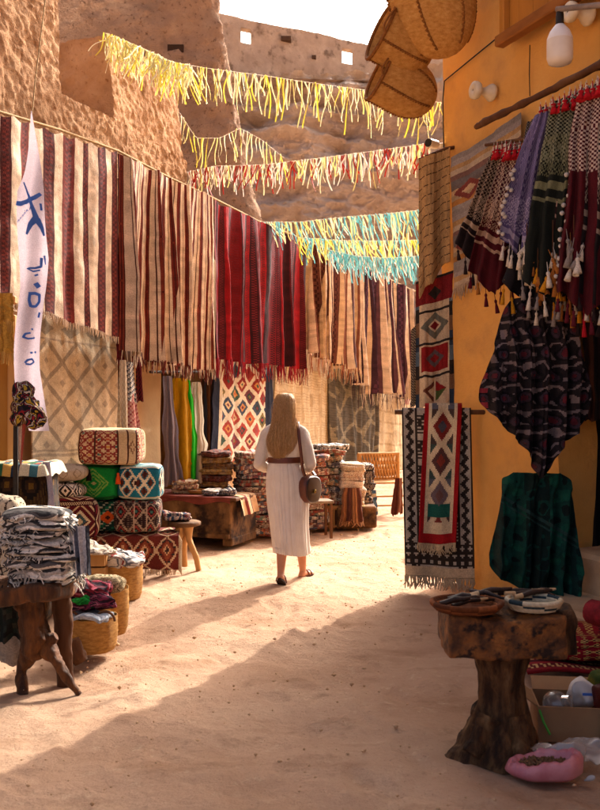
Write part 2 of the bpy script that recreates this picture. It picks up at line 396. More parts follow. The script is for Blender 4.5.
# --- far tower, cliff and fortress
def tower():
    root = thing('mud_tower', 'big smooth battered mud tower with a small dark window behind the adobe walls', 'tower', (-7.0, 24, 0))
    H = np.linspace(0, 14, 170); th = np.linspace(0, 2*pi, 420, endpoint=False)
    T, Hh = np.meshgrid(th, H)
    hw = 4.95+(14-Hh)*.20; e = 9.0
    rr = (abs(np.cos(T))**e+abs(np.sin(T))**e)**(-1/e)
    X = -7.25+hw*rr*np.cos(T); Y = 26+3.6*rr*np.sin(T)+(Hh-14)*.02*np.sign(np.sin(T))
    p = np.stack([X, Y, Hh], -1); d = .12*fbm(p*1.1, 4, 41)+.05*fbm(p*5, 4, 43, .65)
    p[..., 0] += d*np.cos(T); p[..., 1] += d*np.sin(T)
    p[..., 0] -= .26*(p[..., 1]-22.4)
    MB().grid(p, None, True).obj('wall', ADOBE2, root)
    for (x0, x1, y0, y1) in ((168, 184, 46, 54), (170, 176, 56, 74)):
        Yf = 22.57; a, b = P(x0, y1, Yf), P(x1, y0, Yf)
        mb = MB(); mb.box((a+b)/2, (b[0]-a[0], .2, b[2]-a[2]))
        mb.obj('window', m_noise('hole_shade', [(.3, '#2c1d12'), (.7, '#3c281a')], 5), root, smooth=False)  # flush block, no recess: the window's inner shade is its dark colour
tower()
def cliff():
    xs = np.linspace(-22, 30, 460); hs = np.linspace(-1, 28, 280); X, H = np.meshgrid(xs, hs)
    p = np.stack([X*.09, X*0, H*.3], -1)
    Y = 70+.10*X-6*vnoise(np.stack([X*.07, X*0+3, H*.11], -1), 5)+.10*(H-20)
    strata = vnoise(np.stack([X*.05, X*0, H*1.1+.15*X*.3+1.2*vnoise(p, 8)], -1), 9)
    Y = Y-1.0*strata-1.5*fbm(np.stack([X*.3, X*0+7, H*.5], -1), 6, 12, .6)
    Y = Y+5.0*np.exp(-(((X-11)/4)**2+((H-14)/2.2)**2))+3.0*np.exp(-(((X-2)/7)**2+((H-10.5)/1.3)**2))
    o = MB().grid(np.stack([X, Y, H], -1)).obj('rock_cliff', m_noise('cliff_rock', [(.22, '#b49880'), (.45, '#dabfa6'), (.62, '#e6ceb6'), (.85, '#f0e0cc')], .45, 10, .95,
        ((.9, .8, .6), (3.5, .9, .2)), stretch=(1, 1, 2.2)), loc=(0, 70, 0)); o['kind'] = 'structure'
    V = [[-24, 68, 27], [32, 73, 27], [60, 140, 24], [-60, 140, 24]]
    o = MB().add(V, [[0, 1, 2, 3]]).obj('hill', FORT, loc=(0, 90, 0)); o['kind'] = 'structure'
cliff()
def fortress():
    root = thing('fortress_wall', 'long ruined mud fortress wall with small square holes on the cliff top', 'fortress wall', (0, 80, 25))
    pr = [(160, 0), (205, 10), (250, 20), (300, 30), (345, 40), (380, 47), (430, 55), (520, 72)]
    pxs = np.array([q[0] for q in pr]); pys = np.array([q[1] for q in pr])
    Yd = lambda px: 74+(px-200)*.05
    def wallpiece(mb, x0, x1, f0, f1, nx, ny):
        x = np.linspace(x0, x1, nx+1); f = np.linspace(f1, f0, ny+1); XX, FF = np.meshgrid(x, f)
        Y = Yd(XX); top = CAMH+(405-np.interp(XX, pxs, pys))/F*Y+.10*n1(XX*.05, 3)*(FF > .99)
        h = 24+(top-24)*FF
        A = np.stack([(XX-300)/F*Y, Y, h], -1); A = A+.12*fbm(A*.7, 4, 51)[..., None]*np.array([.3, 1, .3])
        B = np.stack([(XX-300)/F*(Y+.9), Y+.9, h], -1)
        mb.grid(A); mb.grid(B[:, ::-1]); mb.grid(np.stack([A[0], B[0]])[::-1]); mb.grid(np.stack([A[-1], B[-1]]))
        mb.grid(np.stack([A[:, 0], B[:, 0]])); mb.grid(np.stack([A[:, -1], B[:, -1]])[::-1])
    mb = MB(); holes = [(241, 250.5, .80, .925), (342, 352, .80, .93)]
    x = 150
    for (a, b, f0, f1) in holes:
        wallpiece(mb, x, a, 0, 1, int((a-x)/1.6), 36); wallpiece(mb, a, b, 0, f0, 6, 28); wallpiece(mb, a, b, f1, 1, 6, 4); x = b
    wallpiece(mb, x, 520, 0, 1, 90, 36)
    mb.obj('wall', FORT, root)
    hm = m_noise('hole_shade_far', [(.3, '#4a3526'), (.7, '#5c4432')], 5)  # dark colour stands for the shade inside the niches, which are solid blocks
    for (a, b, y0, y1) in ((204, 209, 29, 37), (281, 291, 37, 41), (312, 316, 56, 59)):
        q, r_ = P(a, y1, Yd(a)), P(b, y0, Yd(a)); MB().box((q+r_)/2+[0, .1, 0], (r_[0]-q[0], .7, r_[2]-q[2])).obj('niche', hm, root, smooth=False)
fortress()
# --- yellow shop on the right
RR = np.array([[RF.d[0], -RF.n[0], 0], [RF.d[1], -RF.n[1], 0], [0, 0, 1]])      # local x along the face, y into the building
YEL = m_noise('ochre_plaster', [(.2, '#c28c40'), (.5, '#daa252'), (.8, '#e3b464')], 1.3, 9, .9, ((2, .5, .08), (11, .5, .025), (50, .4, .006)), spots=(2.6, .52, .80, '#b8854a'))
def shop():
    root = thing('yellow_shop', 'ochre plastered shop building with open doorway and wooden shutter', 'shop', RF.pt(3, -1, 0))
    o0 = RF.s(556); o1 = o0+1.9; oh = RF.sh(556, 150)[1]
    mb = MB()
    def slab(s0, s1, h0, h1, th=.35, seed=1):
        rough(mb, RF, s0, s1, h0, h1, 0, th, .06, .008, 2.2, seed=seed)
    slab(0, o0, 0, 7.5); slab(o1, 11, 0, 7.5); slab(o0-.02, o1+.02, oh, 7.5)
    mb.box(RF.pt(.18, -3, 3.75), (.35, 5.4, 7.5), RR)                     # far end wall
    mb.box(RF.pt(5.5, -3, 7.4), (11, 6, .2), RR)                          # roof
    mb.box(RF.pt(5.5, -5.8, 3.75), (11, .3, 7.5), RR)
    mb.box(RF.pt(o0-.1, -1.4, 1.5), (.15, 2.2, 3.0), RR); mb.box(RF.pt(o1+.1, -1.4, 1.5), (.15, 2.2, 3.0), RR)
    mb.obj('wall', YEL, root)
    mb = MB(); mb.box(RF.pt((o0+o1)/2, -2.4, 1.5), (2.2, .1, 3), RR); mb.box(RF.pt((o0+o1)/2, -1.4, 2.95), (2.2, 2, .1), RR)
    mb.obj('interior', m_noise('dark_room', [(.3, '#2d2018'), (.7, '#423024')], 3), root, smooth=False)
    st = m_noise('step_plaster', [(.25, '#9c7c5b'), (.7, '#c5a680')], 3, 8, .95, ((12, .4, .02),))
    MB().box(RF.pt((o0+o1)/2+.25, .16, .12), (2.3, .7, .24), RR, .03).obj('step', st, root, smooth=False)
    MB().box(RF.pt((o0+o1)/2+.25, -.25, .26), (2.2, .6, .5), RR, .03).obj('step', st, root, smooth=False)
    # wooden shutter, hinged open above
    p = [RF.px(497, 0, .06), RF.px(503, 52, .30), RF.px(566, 10, .34)]
    a = RF.sh(503, 52, .3); b = RF.sh(572, 12, .3)
    return root
SHOP = shop()
# ================================================================== HUNG RUGS ON THE LEFT
CR, MA, RB = '#d8bfa4', '#4e1a15', '#70281e'
def wear(f, amt=.25, sc=30, seed=3):
    def g(U, V):
        c = f(U, V); n = vnoise(np.stack([U*sc, V*sc*1.3, U*0], -1), seed); return c*(1+amt*n)[..., None]
    return g
rope = MB()
pts = [LF.px(x, y, .0) for x, y in ((-70, 86), (0, 112), (60, 130), (118, 151), (166, 176), (213, 198), (260, 222), (305, 240), (355, 262), (410, 289), (430, 297))]
rope.tube(pts, .012, 6); tag(rope.obj('rope', ROPE), 'long taut rope that the row of striped rugs hangs from', 'rope')
G1 = 'striped rugs hung in a row from the rope'
A = stripes([(6, CR), (7, MA, RB), (9, CR), (8, RB, MA), (12, CR), (10, MA, RB), (8, CR), (12, RB, MA), (8, CR), (5, MA, RB), (9, CR), (10, MA, RB), (6, CR), (7, MA, RB)], nrep=110)
lrug('striped_rug', 'flat cream rug with broad maroon bands hung beside the flag', 'rug', (-8, 110, 296), (117, 151, 338), .02, wear(A), nu=234, nv=150, fold=.012, nf=3, seed=2, fringe=(.06, CR, 70), group=G1, clip=8)
seq = []
for k in range(20): seq += [(2.6, RB if k % 2 else '#7a3222', MA), (.6, MA), (2.9 if k % 4 else 4.4, CR), (.5, '#4a2018'), (1.6, CR)]
lrug('striped_rug', 'gathered red-brown and cream thin striped rug with ragged fringe above the doorway', 'rug', (121, 153, 352), (214, 198, 372), .05, wear(stripes(seq, nrep=90)), nu=300, nv=90, fold=.085, nf=5, seed=5, fringe=(.13, (CR, RB, MA), 110), group=G1, gather=.06, ragged=.06)
RD = ['#6e0e18', '#420c16', '#8a0e18', '#4e161c', '#920f18', '#340e16', '#5c101a']
rr = random.Random(4); seq = []
for k in range(34): seq.append((rr.uniform(.5, 2.2), RD[k % 7], rr.choice([None, '#2a0a10', '#6a1c24', None])))
lrug('red_rug', 'deep crimson striped rug with red fringe hung above the white diamond rug', 'rug', (213, 199, 359), (305, 240, 368), .06, wear(stripes(seq, nrep=60)), nu=260, nv=120, fold=.06, nf=7, seed=8, fringe=(.22, ('#8e1420', '#a8141e', '#6b1020'), 150), group=G1, gather=.05, ragged=.04)
seq = []
for k in range(9): seq += [(2.0, '#5e3428', '#3a1812'), (2, '#c4a582'), (.8, '#7a4a38'), (2.4, CR), (1.0, '#44262a')]
lrug('striped_rug', 'terracotta and tan striped rug hung next to the crimson one', 'rug', (306, 240, 350), (356, 263, 378), .05, wear(stripes(seq, nrep=50)), nu=200, nv=70, fold=.11, nf=8, seed=11, fringe=(.25, (CR, '#a05a3a', '#c9a377'), 90), group=G1, gather=.08, ragged=.12)
seq = []
for k in range(10): seq += [(2.2, '#38202a', '#553040'), (.6, '#5e3a40'), (2.4, CR), (.9, '#c9ad8c')]
lrug('striped_rug', 'plum and cream striped rug with long tufts above the wicker bench', 'rug', (357, 263, 388), (411, 289, 399), .05, wear(stripes(seq, nrep=50)), nu=200, nv=70, fold=.12, nf=9, seed=14, fringe=(.3, (CR, '#43202a'), 80), group=G1, gather=.09, ragged=.12)
# narrow dark red cloth, its colour darkened to stand for the shaded gap
lrug('red_rug', 'narrow maroon cloth, darkened as shade in the gap between two striped rugs', 'rug', (117, 152, 346), (124, 154, 356), -.03, stripes([(1, '#4a1018'), (1, '#2a0a10')]), nu=12, nv=40, fold=.02, nf=1, seed=17, fringe=(.12, '#6b1020', 14))
# ---- lower row, on the shop wall
def grey_diamond(U, V):
    o = solid(U, '#cdb594')
    band = (V > .13) & (V < .72); vv = (V-.13)/.59
    a = (U*3.0) % 1-.5; b = (vv*2.6) % 1-.5; d = abs(a)+abs(b)
    ln = band & (abs(d-.5) < .075); o = lay(o, ln, '#9d8a72'); o = lay(o, band & (d < .10), '#a8937a')
    a2 = (U*3+.5) % 1-.5; b2 = (vv*2.6+.5) % 1-.5; o = lay(o, band & (abs(a2)+abs(b2) < .10), '#a8937a')
    for c0, hh in ((.065, .05), (.83, .07)):
        d3 = abs((U*3.5) % 1-.5)/.42+abs(V-c0)/hh; o = lay(o, d3 < .9, '#9a8a74')
    for e in (.125, .725, .92, .75): o = lay(o, abs(V-e) < .006, '#a8937a')
    return o
lrug('diamond_rug', 'large beige rug with faint grey diamond lattice on the wall behind the poufs', 'rug', (30, 312, 505), (116, 328, 489), WOFF+.09, wear(grey_diamond, .08, 60), nu=130, nv=190, fold=.006, nf=2, seed=20, sag=0, thick=.012)
MC = ['#8d2a22', '#3d5547', '#b0502a', '#3b4658', '#6b3038', '#7a6a3a', '#a33a2c']
def multi(U, V):
    o = solid(U, '#e0d2b8'); a = (U*4.2+.1) % 1-.5; b = (V*4.4) % 1-.5; d = abs(a)+abs(b)
    a2 = (U*4.2+.6) % 1-.5; b2 = (V*4.4+.5) % 1-.5; d2 = abs(a2)+abs(b2)
    j = np.where(d < .5, np.floor(U*4.2+.1)*3+np.floor(V*4.4)*5, np.floor(U*4.2+.6)*7+np.floor(V*4.4+.5)*3+4).astype(int); dd = np.minimum(d, d2)
    o = lay(o, dd < .37, pick(j, MC)); o = lay(o, dd < .19, pick(j+3, ['#d5b78a', '#8d2a22', '#2c3a34', '#c8874a'])); o = lay(o, dd < .09, pick(j+1, MC))
    o = lay(o, (U < .085), '#1d2236'); o = lay(o, (U > .87), '#1d2236'); o = lay(o, (U > .085) & (U < .12), '#e0d2b8')
    return o
lrug('diamond_rug', 'white rug of bright multicoloured diamonds with navy borders hung behind folded rugs', 'rug', (212, 352, 462), (273, 368, 462), WOFF+.12, wear(multi, .1, 60), nu=130, nv=170, fold=.012, nf=2, seed=23, thick=.012)
def ribbed(base, ln, nv_=13, nu_=11):
    def f(U, V):
        o = solid(U, base); o = lay(o, ((V*nv_*2.2) % 1) < .22, ln); o = lay(o, vnoise(np.stack([U*nu_*2.2, V*5, U*0], -1), 4) > .45, ln); return o
    return f
lrug('ribbed_rug', 'plain beige woven rug with brick-like ribs behind the walking woman', 'rug', (274, 360, 452), (329, 372, 448), WOFF+.10, wear(ribbed('#cbb48e', '#b79b72'), .1, 60), nu=110, nv=120, fold=.02, nf=3, seed=26, thick=.012)
def dk(U, V):
    o = solid(U, '#5d564a'); w_ = .05*np.sin(V*9+U*5)
    a = ((U+w_)*3) % 1-.5; b = (V*2.2) % 1-.5; o = lay(o, abs(abs(a)+abs(b)-.5) < .07, '#8b8068'); o = lay(o, abs(a)+abs(b) < .12, '#7d735e')
    return lay(o, ((V*70) % 1) < .3, o*.8)
lrug('lattice_rug', 'dark grey-green rug with pale crossing lattice lines and wavy folds', 'rug', (330, 366, 462), (376, 378, 470), WOFF+.14, wear(dk, .2, 50), nu=120, nv=110, fold=.09, nf=4, seed=29, thick=.01)
lrug('plain_rug', 'plain sand-coloured rug hung above the back of the wicker bench', 'rug', (372, 378, 470), (406, 388, 470), WOFF+.10, wear(ribbed('#c2a67c', '#ab8e64', 40, 3), .1, 50), nu=60, nv=80, fold=.03, nf=2, seed=32, thick=.01)
lrug('kilim_strip', 'narrow red and blue striped kilim hanging at the far end of the rug row', 'rug', (404, 360, 404), (416, 364, 404), WOFF+.3, stripes([(1, '#8d2a22'), (1, '#c8b08a'), (1, '#4a6a80')]), nu=20, nv=20, fold=.02, nf=1, seed=35)
lrug('dark_curtain', 'dark navy cloth hanging in the doorway beside the diamond rug', 'curtain', (205, 362, 470), (213, 364, 470), WOFF+.06, stripes([(1, '#171a26'), (1, '#232838')]), nu=20, nv=40, fold=.03, nf=2, seed=36)
# ---- garments in the doorway
def drape(name, label, cat, T, B, wt, wb, depth, fn, nu=40, nv=50, nf=3, fold=.03, seed=1, mat=None, axis=None, bow=0., point=0., group=None, curl=1.0, wv=.12, droop=0.):
    """narrow cloth hanging from T to B: wt wide on top, wb at the hem; axis = its width direction; point = longer middle"""
    T, B = np.array(T, float), np.array(B, float); ax = np.array(axis if axis is not None else (1, 0, 0), float); ax /= np.linalg.norm(ax)
    nrm = np.cross(ax, [0, 0, 1]); nrm /= np.linalg.norm(nrm)
    if nrm[1] > 0: nrm = -nrm
    u = np.linspace(-.5, .5, nu+1); v = np.linspace(0, 1, nv+1); U, V = np.meshgrid(u, v)
    W = wt+(wb-wt)*V**.75; W = W*(1+wv*n1(V*4+seed, seed))
    ph = nf*(U+.1*n1(U*4+seed, seed+2)+.06*n1(V*3+seed, seed+3))
    ctr = T+(B-T)*V[..., None]; ctr = ctr+nrm*(bow*np.sin(pi*V))[..., None]
    hem = point*(1-2*abs(U))*V**2+.03*n1(U*6+seed, seed+9)*V
    p = ctr+ax*(U*W)[..., None]+nrm*(fold*(.35+.65*V)*np.sin(2*pi*ph)-curl*depth*(2*U)**2)[..., None]
    p[..., 2] -= hem+droop*(2*U)**2*(1-V)
    uc = (u[:-1]+u[1:])/2+.5; vc = (v[:-1]+v[1:])/2; UC, VC = np.meshgrid(uc, vc)
    o = MB().grid(p, fn(UC, VC)).obj(name, mat or CLOTH); tag(o, label, cat, group); return o, p
def on(px, py, off): return LF.px(px, py, off)
GG = 'clothes hung in the doorway'
tag(MB().tube([on(150, 372, -.15), on(206, 372, -.15)], .015, 8).obj('clothes_rail', DARK), 'thin dark rail across the doorway with clothes on it', 'rail')
for (nm, lb, ct, T, B, wt, wb, colr, sd_) in (
    ('scarf', 'long lavender grey scarf hanging beside the mustard dress', 'scarf', (168, 376), (174, 486), .10, .22, '#8d8088', 1),
    ('dress', 'mustard yellow dress on the doorway rail', 'dress', (181, 378), (180, 486), .12, .34, '#b8860f', 2),
    ('dress', 'vivid lime green dress on the doorway rail', 'dress', (188, 380), (189, 486), .10, .24, '#25b81f', 3),
    ('scarf', 'off-white crinkled shawl hanging beside the green dress', 'shawl', (197, 382), (196, 482), .10, .30, '#bfae98', 4)):
    o_ = -.15+.03*sd_; drape(nm, lb, ct, on(*T, o_), on(*B, o_), wt, wb, .05, wear(stripes([(1, colr)]), .1, 20, sd_), nf=2, fold=.045, wv=.45, seed=sd_*5, axis=(LF.d[0]+.9, LF.d[1]-.5, 0), group=GG, mat=SHEER)
for (lb, T, B, wt, wb, cs, sd_) in (
    ('grey and white checked scarf on the post beside the poufs', (129, 362), (128, 402), .10, .20, ('#8c8c90', '#d5cabb', '#4a4a50'), 7),
    ('pink patterned scarf hanging beneath a grey checked one', (130, 385), (131, 434), .10, .22, ('#c77f7f', '#d9b0a4', '#a04a50', '#d0a090'), 8),
    ('narrow red and black scarf hanging from the corner of the striped rug', (139, 352), (141, 402), .05, .09, ('#7a1a22', '#2a1014'), 9),
    ('white net scarf hanging against the wooden post', (124, 360), (124, 430), .06, .12, ('#cbbba4', '#b8a48a'), 10)):
    def fn(U, V, cs=cs): return pick((np.floor(U*9)+np.floor(V*24)).astype(int) % len(cs), cs)
    drape('scarf', lb, 'scarf', on(*T, .06), on(*B, .06), wt, wb, .03, fn, nu=36, nv=48, nf=2, fold=.02, seed=sd_, axis=(.8, .5, 0), group='scarves on the post')
# ================================================================== GARLANDS
def streamer_mesh(name, L, wd, curl, seed, mat):
    v = np.linspace(0, 1, 9); r = random.Random(seed); a, b = r.uniform(-1, 1), r.uniform(-1, 1)
    x = curl*(a*v**2+.3*np.sin(v*5+b*3)); y = curl*(b*v**2*.6+.25*np.sin(v*4+a*3)); tw = v*r.uniform(-2, 2)+r.uniform(-.6, .6)
    c = np.stack([x, y, -L*v], -1); d = np.stack([np.cos(tw), np.sin(tw), tw*0], -1)*wd/2
    nr = np.stack([-np.sin(tw), np.cos(tw), tw*0], -1)*.0012
    mb = MB(); ring = np.stack([c-d-nr, c+d-nr, c+d+nr, c-d+nr], 1); mb.grid(ring, None, True)
    me = mb.obj(name, mat, loc=(0, 0, 0)); return me
def m_plain(name, col, rough=.6, trans=.0):
    m, t, b = nodes(name); b.inputs['Base Color'].default_value = (*C(col), 1); b.inputs['Roughness'].default_value = rough
    if trans:
        out = t.nodes['Material Output']; tr = t.nodes.new('ShaderNodeBsdfTranslucent'); ms = t.nodes.new('ShaderNodeMixShader')
        tr.inputs[0].default_value = (*C(col), 1); ms.inputs[0].default_value = trans
        t.links.new(b.outputs[0], ms.inputs[1]); t.links.new(tr.outputs[0], ms.inputs[2]); t.links.new(ms.outputs[0], out.inputs[0])
    return m
SM = {k: m_plain('streamer_'+k, c, .6, .45) for k, c in (('yellow', '#f2e878'), ('pale', '#f5f0d4'), ('white', '#f4ece2'), ('red', '#bb3a2a'), ('aqua', '#8ed0d4'), ('cream', '#f0eab0'))}
PROTO = {}
for k in SM:
    PROTO[k] = [streamer_mesh('streamer', .44*f, .014, .05, i*7+len(k), SM[k]) for i, f in enumerate((1, .9, 1.1, .75))]
def garland(label, cpts, cols, n, L, seed, lean=0., dense=None, group='streamer garlands across the lane'):
    cp = np.array(cpts); r = random.Random(seed); t = np.linspace(0, 1, 60); k = np.linspace(0, 1, len(cp))
    pts = np.stack([np.interp(t, k, cp[:, i]) for i in range(3)], -1); pts[1:-1] = (pts[:-2]+2*pts[1:-1]+pts[2:])/4
    root = thing('garland', label, 'garland', pts[0], group)
    MB().tube(pts, .0022, 5).obj('cord', SM['white'], root)
    for i in range(n):
        q = (i+r.random())/n
        if dense and r.random() < dense[1]: q = r.random()*dense[0]
        p = np.array([np.interp(q, t, pts[:, j]) for j in range(3)])
        s = r.choice(PROTO[r.choice(cols)]); f = L*r.uniform(.55, 1.2)
        inst(s, root, ((r.gauss(0, .12), r.gauss(0, .16), r.uniform(0, 6.3)) if not (dense and q < dense[0]) else (r.gauss(0, .3), r.gauss(-.1, .35), r.uniform(0, 6.3))) if not lean else (0, lean+r.gauss(0, .18), r.gauss(0, .3)), p, 0, (1, 1, f))
garland('yellow and cream streamer garland tied from the mud block to the basket corner', [P(105, 33, 9.65), P(140, 47, 9.6), P(172, 62, 9.5), P(205, 68, 9.3), P(260, 75, 9.1), P(320, 84, 8.8), P(380, 92, 8.5), P(442, 103, 8.2)],
        ['yellow', 'pale', 'pale', 'cream'], 290, .84, 1, dense=(.36, .40))
garland('short pale streamer garland dropping from the mud block beside the tower', [P(179, 112, 11.3), P(196, 138, 11.6), P(220, 138, 11.5), P(240, 128, 11.3), P(262, 140, 11.1), P(284, 158, 10.9)], ['pale', 'pale', 'cream', 'yellow'], 34, .85, 2)
garland('red, yellow and white streamer garland stretched above the crimson rug', [P(188, 172, 11.3), P(215, 166, 11.0), P(262, 165, 10.4), P(320, 158, 9.6), P(375, 151, 8.9), P(430, 143, 8.3)], ['red', 'pale', 'cream', 'white', 'red', 'white'], 250, .66, 3)
garland('aqua and yellow streamer garland slanting above the far striped rugs', [P(262, 222, 12.6), P(300, 222, 11.8), P(345, 217, 10.6), P(385, 214, 9.6), P(420, 210, 8.6)], ['aqua', 'aqua', 'pale', 'cream'], 130, .78, 4, lean=-.35)
garland('pale yellow and aqua streamer garland lying along the rug rope', [P(296, 237, 12.8), P(330, 240, 12.4), P(370, 241, 11.4), P(420, 240, 9.6)], ['pale', 'yellow', 'aqua', 'cream'], 110, .75, 5, lean=-.3)
garland('dense aqua streamer garland drooping in front of the plum striped rug', [P(330, 250, 12.4), P(355, 256, 11.6), P(385, 258, 10.6), P(420, 256, 9.4)], ['aqua', 'aqua', 'white', 'aqua'], 120, .66, 6, lean=-.25)
for k in PROTO:
    for o in PROTO[k]: bpy.data.objects.remove(o)
# ================================================================== STALLS ON THE LEFT
def rotz(a): return np.array([[cos(a), -sin(a), 0], [sin(a), cos(a), 0], [0, 0, 1]])
def superbox(mb, c, size, a=0., e=7, n=26, fn=None, noise=.0, nsc=6, seed=0, layers=0, R=None, ez=None, sagc=0.):
    """rounded soft box: six gridded sides; fn(face, u, v, q) colours each cell; layers = folded edges round the sides"""
    R = rotz(a) if R is None else R; h = np.asarray(size)/2; g = np.linspace(-1, 1, n+1); A, B = np.meshgrid(g, g); one = np.ones_like(A)
    ez = ez or e
    def mp(p):
        rxy = (abs(p[..., 0])**e+abs(p[..., 1])**e)**(1/e); r = (rxy**ez+abs(p[..., 2])**ez)**(1/ez)
        m = np.max(abs(p), -1); return p/r[..., None]*m[..., None]
    for k, (f) in enumerate((lambda a, b, o: (a, -o, -b), lambda a, b, o: (o, a, -b), lambda a, b, o: (-a, o, -b), lambda a, b, o: (-o, -a, -b), lambda a, b, o: (a, -b, o), lambda a, b, o: (a, b, -o))):
        q = mp(np.stack(f(A, B, one), -1)); pp = q*h
        if layers:
            z = (q[..., 2]+1)/2*layers; gr = np.exp(-((z-np.round(z))/.13)**2)*(abs(q[..., 2]) < .93)
            pp[..., :2] *= (1-.10*gr*min(h[2]*5, 1))[..., None]; lj = np.floor(z)
            pp[..., 0] += .012*np.sin(lj*5.1+seed); pp[..., 1] += .012*np.sin(lj*3.7+seed*2)
        if noise:
            w = pp+seed*3.1; pp = pp+noise*np.stack([fbm(w*nsc, 3, seed+1), fbm(w*nsc, 3, seed+2), fbm(w*nsc, 3, seed+3)], -1)
        if sagc: pp[..., 2] -= sagc*(pp[..., 0]**2+pp[..., 1]**2)
        pp = pp@R.T+np.asarray(c)
        gc = (g[:-1]+g[1:])/2; AC, BC = np.meshgrid(gc, gc); qc = mp(np.stack(f(AC, BC, np.ones_like(AC)), -1))
        mb.grid(pp, fn(k, (AC+1)/2, (BC+1)/2, qc) if fn else None)
    return mb
def gnarl(mb, pts, r, n=22, seed=0, amp=.2, sub=12):
    pts = np.asarray(pts, float); k = np.linspace(0, 1, len(pts)); t = np.linspace(0, 1, (len(pts)-1)*sub+1)
    q = np.stack([np.interp(t, k, pts[:, i]) for i in range(3)], -1); rr = np.interp(t, k, r)
    for _ in range(2): q[1:-1] = (q[:-2]+2*q[1:-1]+q[2:])/4
    s0 = len(mb.V); mb.tube(q, rr, n)
    for i in range(s0, len(mb.V)):
        V = mb.V[i]; ctr = q[np.argmin(((V[:, None]-q[None])**2).sum(-1), 1)]
        mb.V[i] = V+(V-ctr)*(amp*1.5*fbm(V*np.array([17, 17, 7])+seed, 4, seed, .6))[:, None]
    return mb
# ---------------------------------------------------------------- poufs on the covered bench
def frame_lines(o, u, v, col, w=.04):
    return lay(o, (u < w) | (u > 1-w) | (v < w) | (v > 1-w), col)
def f_beige(k, u, v, q):
    o = solid(u, '#cdb58c')
    if k < 4:
        a = (u*7) % 1-.5; b = (v*5) % 1-.5; d = abs(a)+abs(b); band = (u < .66)
        o = lay(o, band & (abs(d-.5) < .14), '#8d3a34'); o = lay(o, band & (d < .2), pick((np.floor(u*7)+np.floor(v*5)*2).astype(int), ['#3d6a62', '#b05a3a', '#7a3a44', '#c8984a']))
        for e in (.02, .30, .66, .82, .98): o = lay(o, abs(u-e) < .017, '#4a2a22')
        d = abs(u-.9)/.07+abs(v-.5)/.2; o = lay(o, (d < 1) & (d > .55), '#8a6a4c')
    else: o = frame_lines(o, u, v, '#4a2a22', .03)
    return o
def f_green(k, u, v, q):
    o = solid(u, '#0f8a35')
    d = abs(u-.5)/.36+abs(v-.52)/.42
    if k < 4:
        for r_ in (.95, .7, .45): o = lay(o, abs(d-r_) < .06, '#7fae4a')
        o = lay(o, d < .15, '#b9b06a'); o = lay(o, (v > .93) | (v < .05), '#0b5a28')
    else:
        o = lay(o, abs(d-.9) < .06, '#8fb85a'); o = frame_lines(o, u, v, '#0b3f1e', .05)
    return o
def f_teal(k, u, v, q):
    o = solid(u, '#1a6f85')
    if k < 4:
        for cu in (.22, .62):
            for (du, dv) in ((0, -.24), (0, .24), (-.14, 0), (.14, 0)):
                d = abs(u-cu-du)/.15+abs(v-.5-dv)/.26; o = lay(o, (d < 1) & (d > .68), '#d8cba8'); o = lay(o, d <= .5, pick((np.floor(u*20)).astype(int) % 2, ['#3a1d18', '#5a2a1c']))
        o = lay(o, (v < .06) | (v > .95), '#cfc6ae'); o = lay(o, abs(v-.10) < .02, '#123f52')
    else: o = solid(u, '#9dbcb8'); o = lay(o, abs(abs(u-.5)+abs(v-.5)-.3) < .05, '#1a6f85')
    return o
def f_dark(k, u, v, q):
    o = solid(u, '#2b1c1c'); a = (u*3.0) % 1-.5; b = (v*1.6) % 1-.5; d = abs(a)+abs(b)
    o = lay(o, abs(d-.5) < .07, '#a8937a'); o = lay(o, abs(d-.28) < .06, '#8d3a34'); o = lay(o, d < .1, '#3d6a62')
    o = lay(o, (((u*26) % 1) < .5) & (((v*20) % 1) < .4) & (d > .38), '#6e5a4c'); o = lay(o, (abs(u-.46) < .025) | (abs(u-.74) < .02), '#b49c84')
    return o
def f_multi(k, u, v, q):
    o = solid(u, '#17362c'); i = (np.floor(u*14)+np.floor(v*12)).astype(int)
    o = lay(o, (i % 3 == 0) & (((v*24) % 1) < .6), '#b9b08f'); o = lay(o, i % 5 == 1, '#1f6a4a')
    for cu in (.3, .7):
        d = abs(u-cu)/.22+abs(v-.5)/.2; o = lay(o, d < 1, '#d2581c'); o = lay(o, d < .35, '#3a1d12')
    return o
def f_maroon(k, u, v, q):
    o = solid(u, '#571420'); d = abs(u-.62)+abs(v-.55)
    for lo, hi, cc in ((.0, .08, '#d8cba8'), (.08, .16, '#3b5a60'), (.18, .24, '#d8cba8'), (.36, .42, '#cbb48c'), (.56, .63, '#d8cba8'), (.75, .8, '#8a2a30')): o = lay(o, (d >= lo) & (d < hi), cc)
    o = lay(o, (v < .2), '#3a1016'); o = lay(o, (v < .17) & (v > .06) & (((u*18+v*9) % 1) < .5), '#c9b795')
    return frame_lines(o, u, v, '#2c0c12', .03)
def f_bw(k, u, v, q):
    o = solid(u, '#e0d9cc'); a = abs((u*2.3) % 1-.5); b = abs(v-.5); d = a+b*.8
    o = lay(o, (abs(d-.36) < .09), '#17161a'); o = lay(o, d < .1, '#17161a'); o = lay(o, (d > .55) & (d < .64), '#17161a'); return o
def f_grey(k, u, v, q):
    o = solid(u, '#b5aa98'); d = abs((u*3) % 1-.5)+abs(v-.5); return lay(o, abs(d-.32) < .06, '#938673')
br = .10; BX = rotz(br)
bc = P(126, 537, 8.45)*[1, 1, 0]
root = thing('low_bench', 'low wooden bench under the patterned kilim that carries the poufs', 'bench', bc)
for sx in (-.42, .38):
    for sy in (-.2, .2): MB().box(bc+BX@np.array([sx, sy, .155]), (.07, .07, .31), BX, .008).obj('leg', WOOD, root, smooth=False)
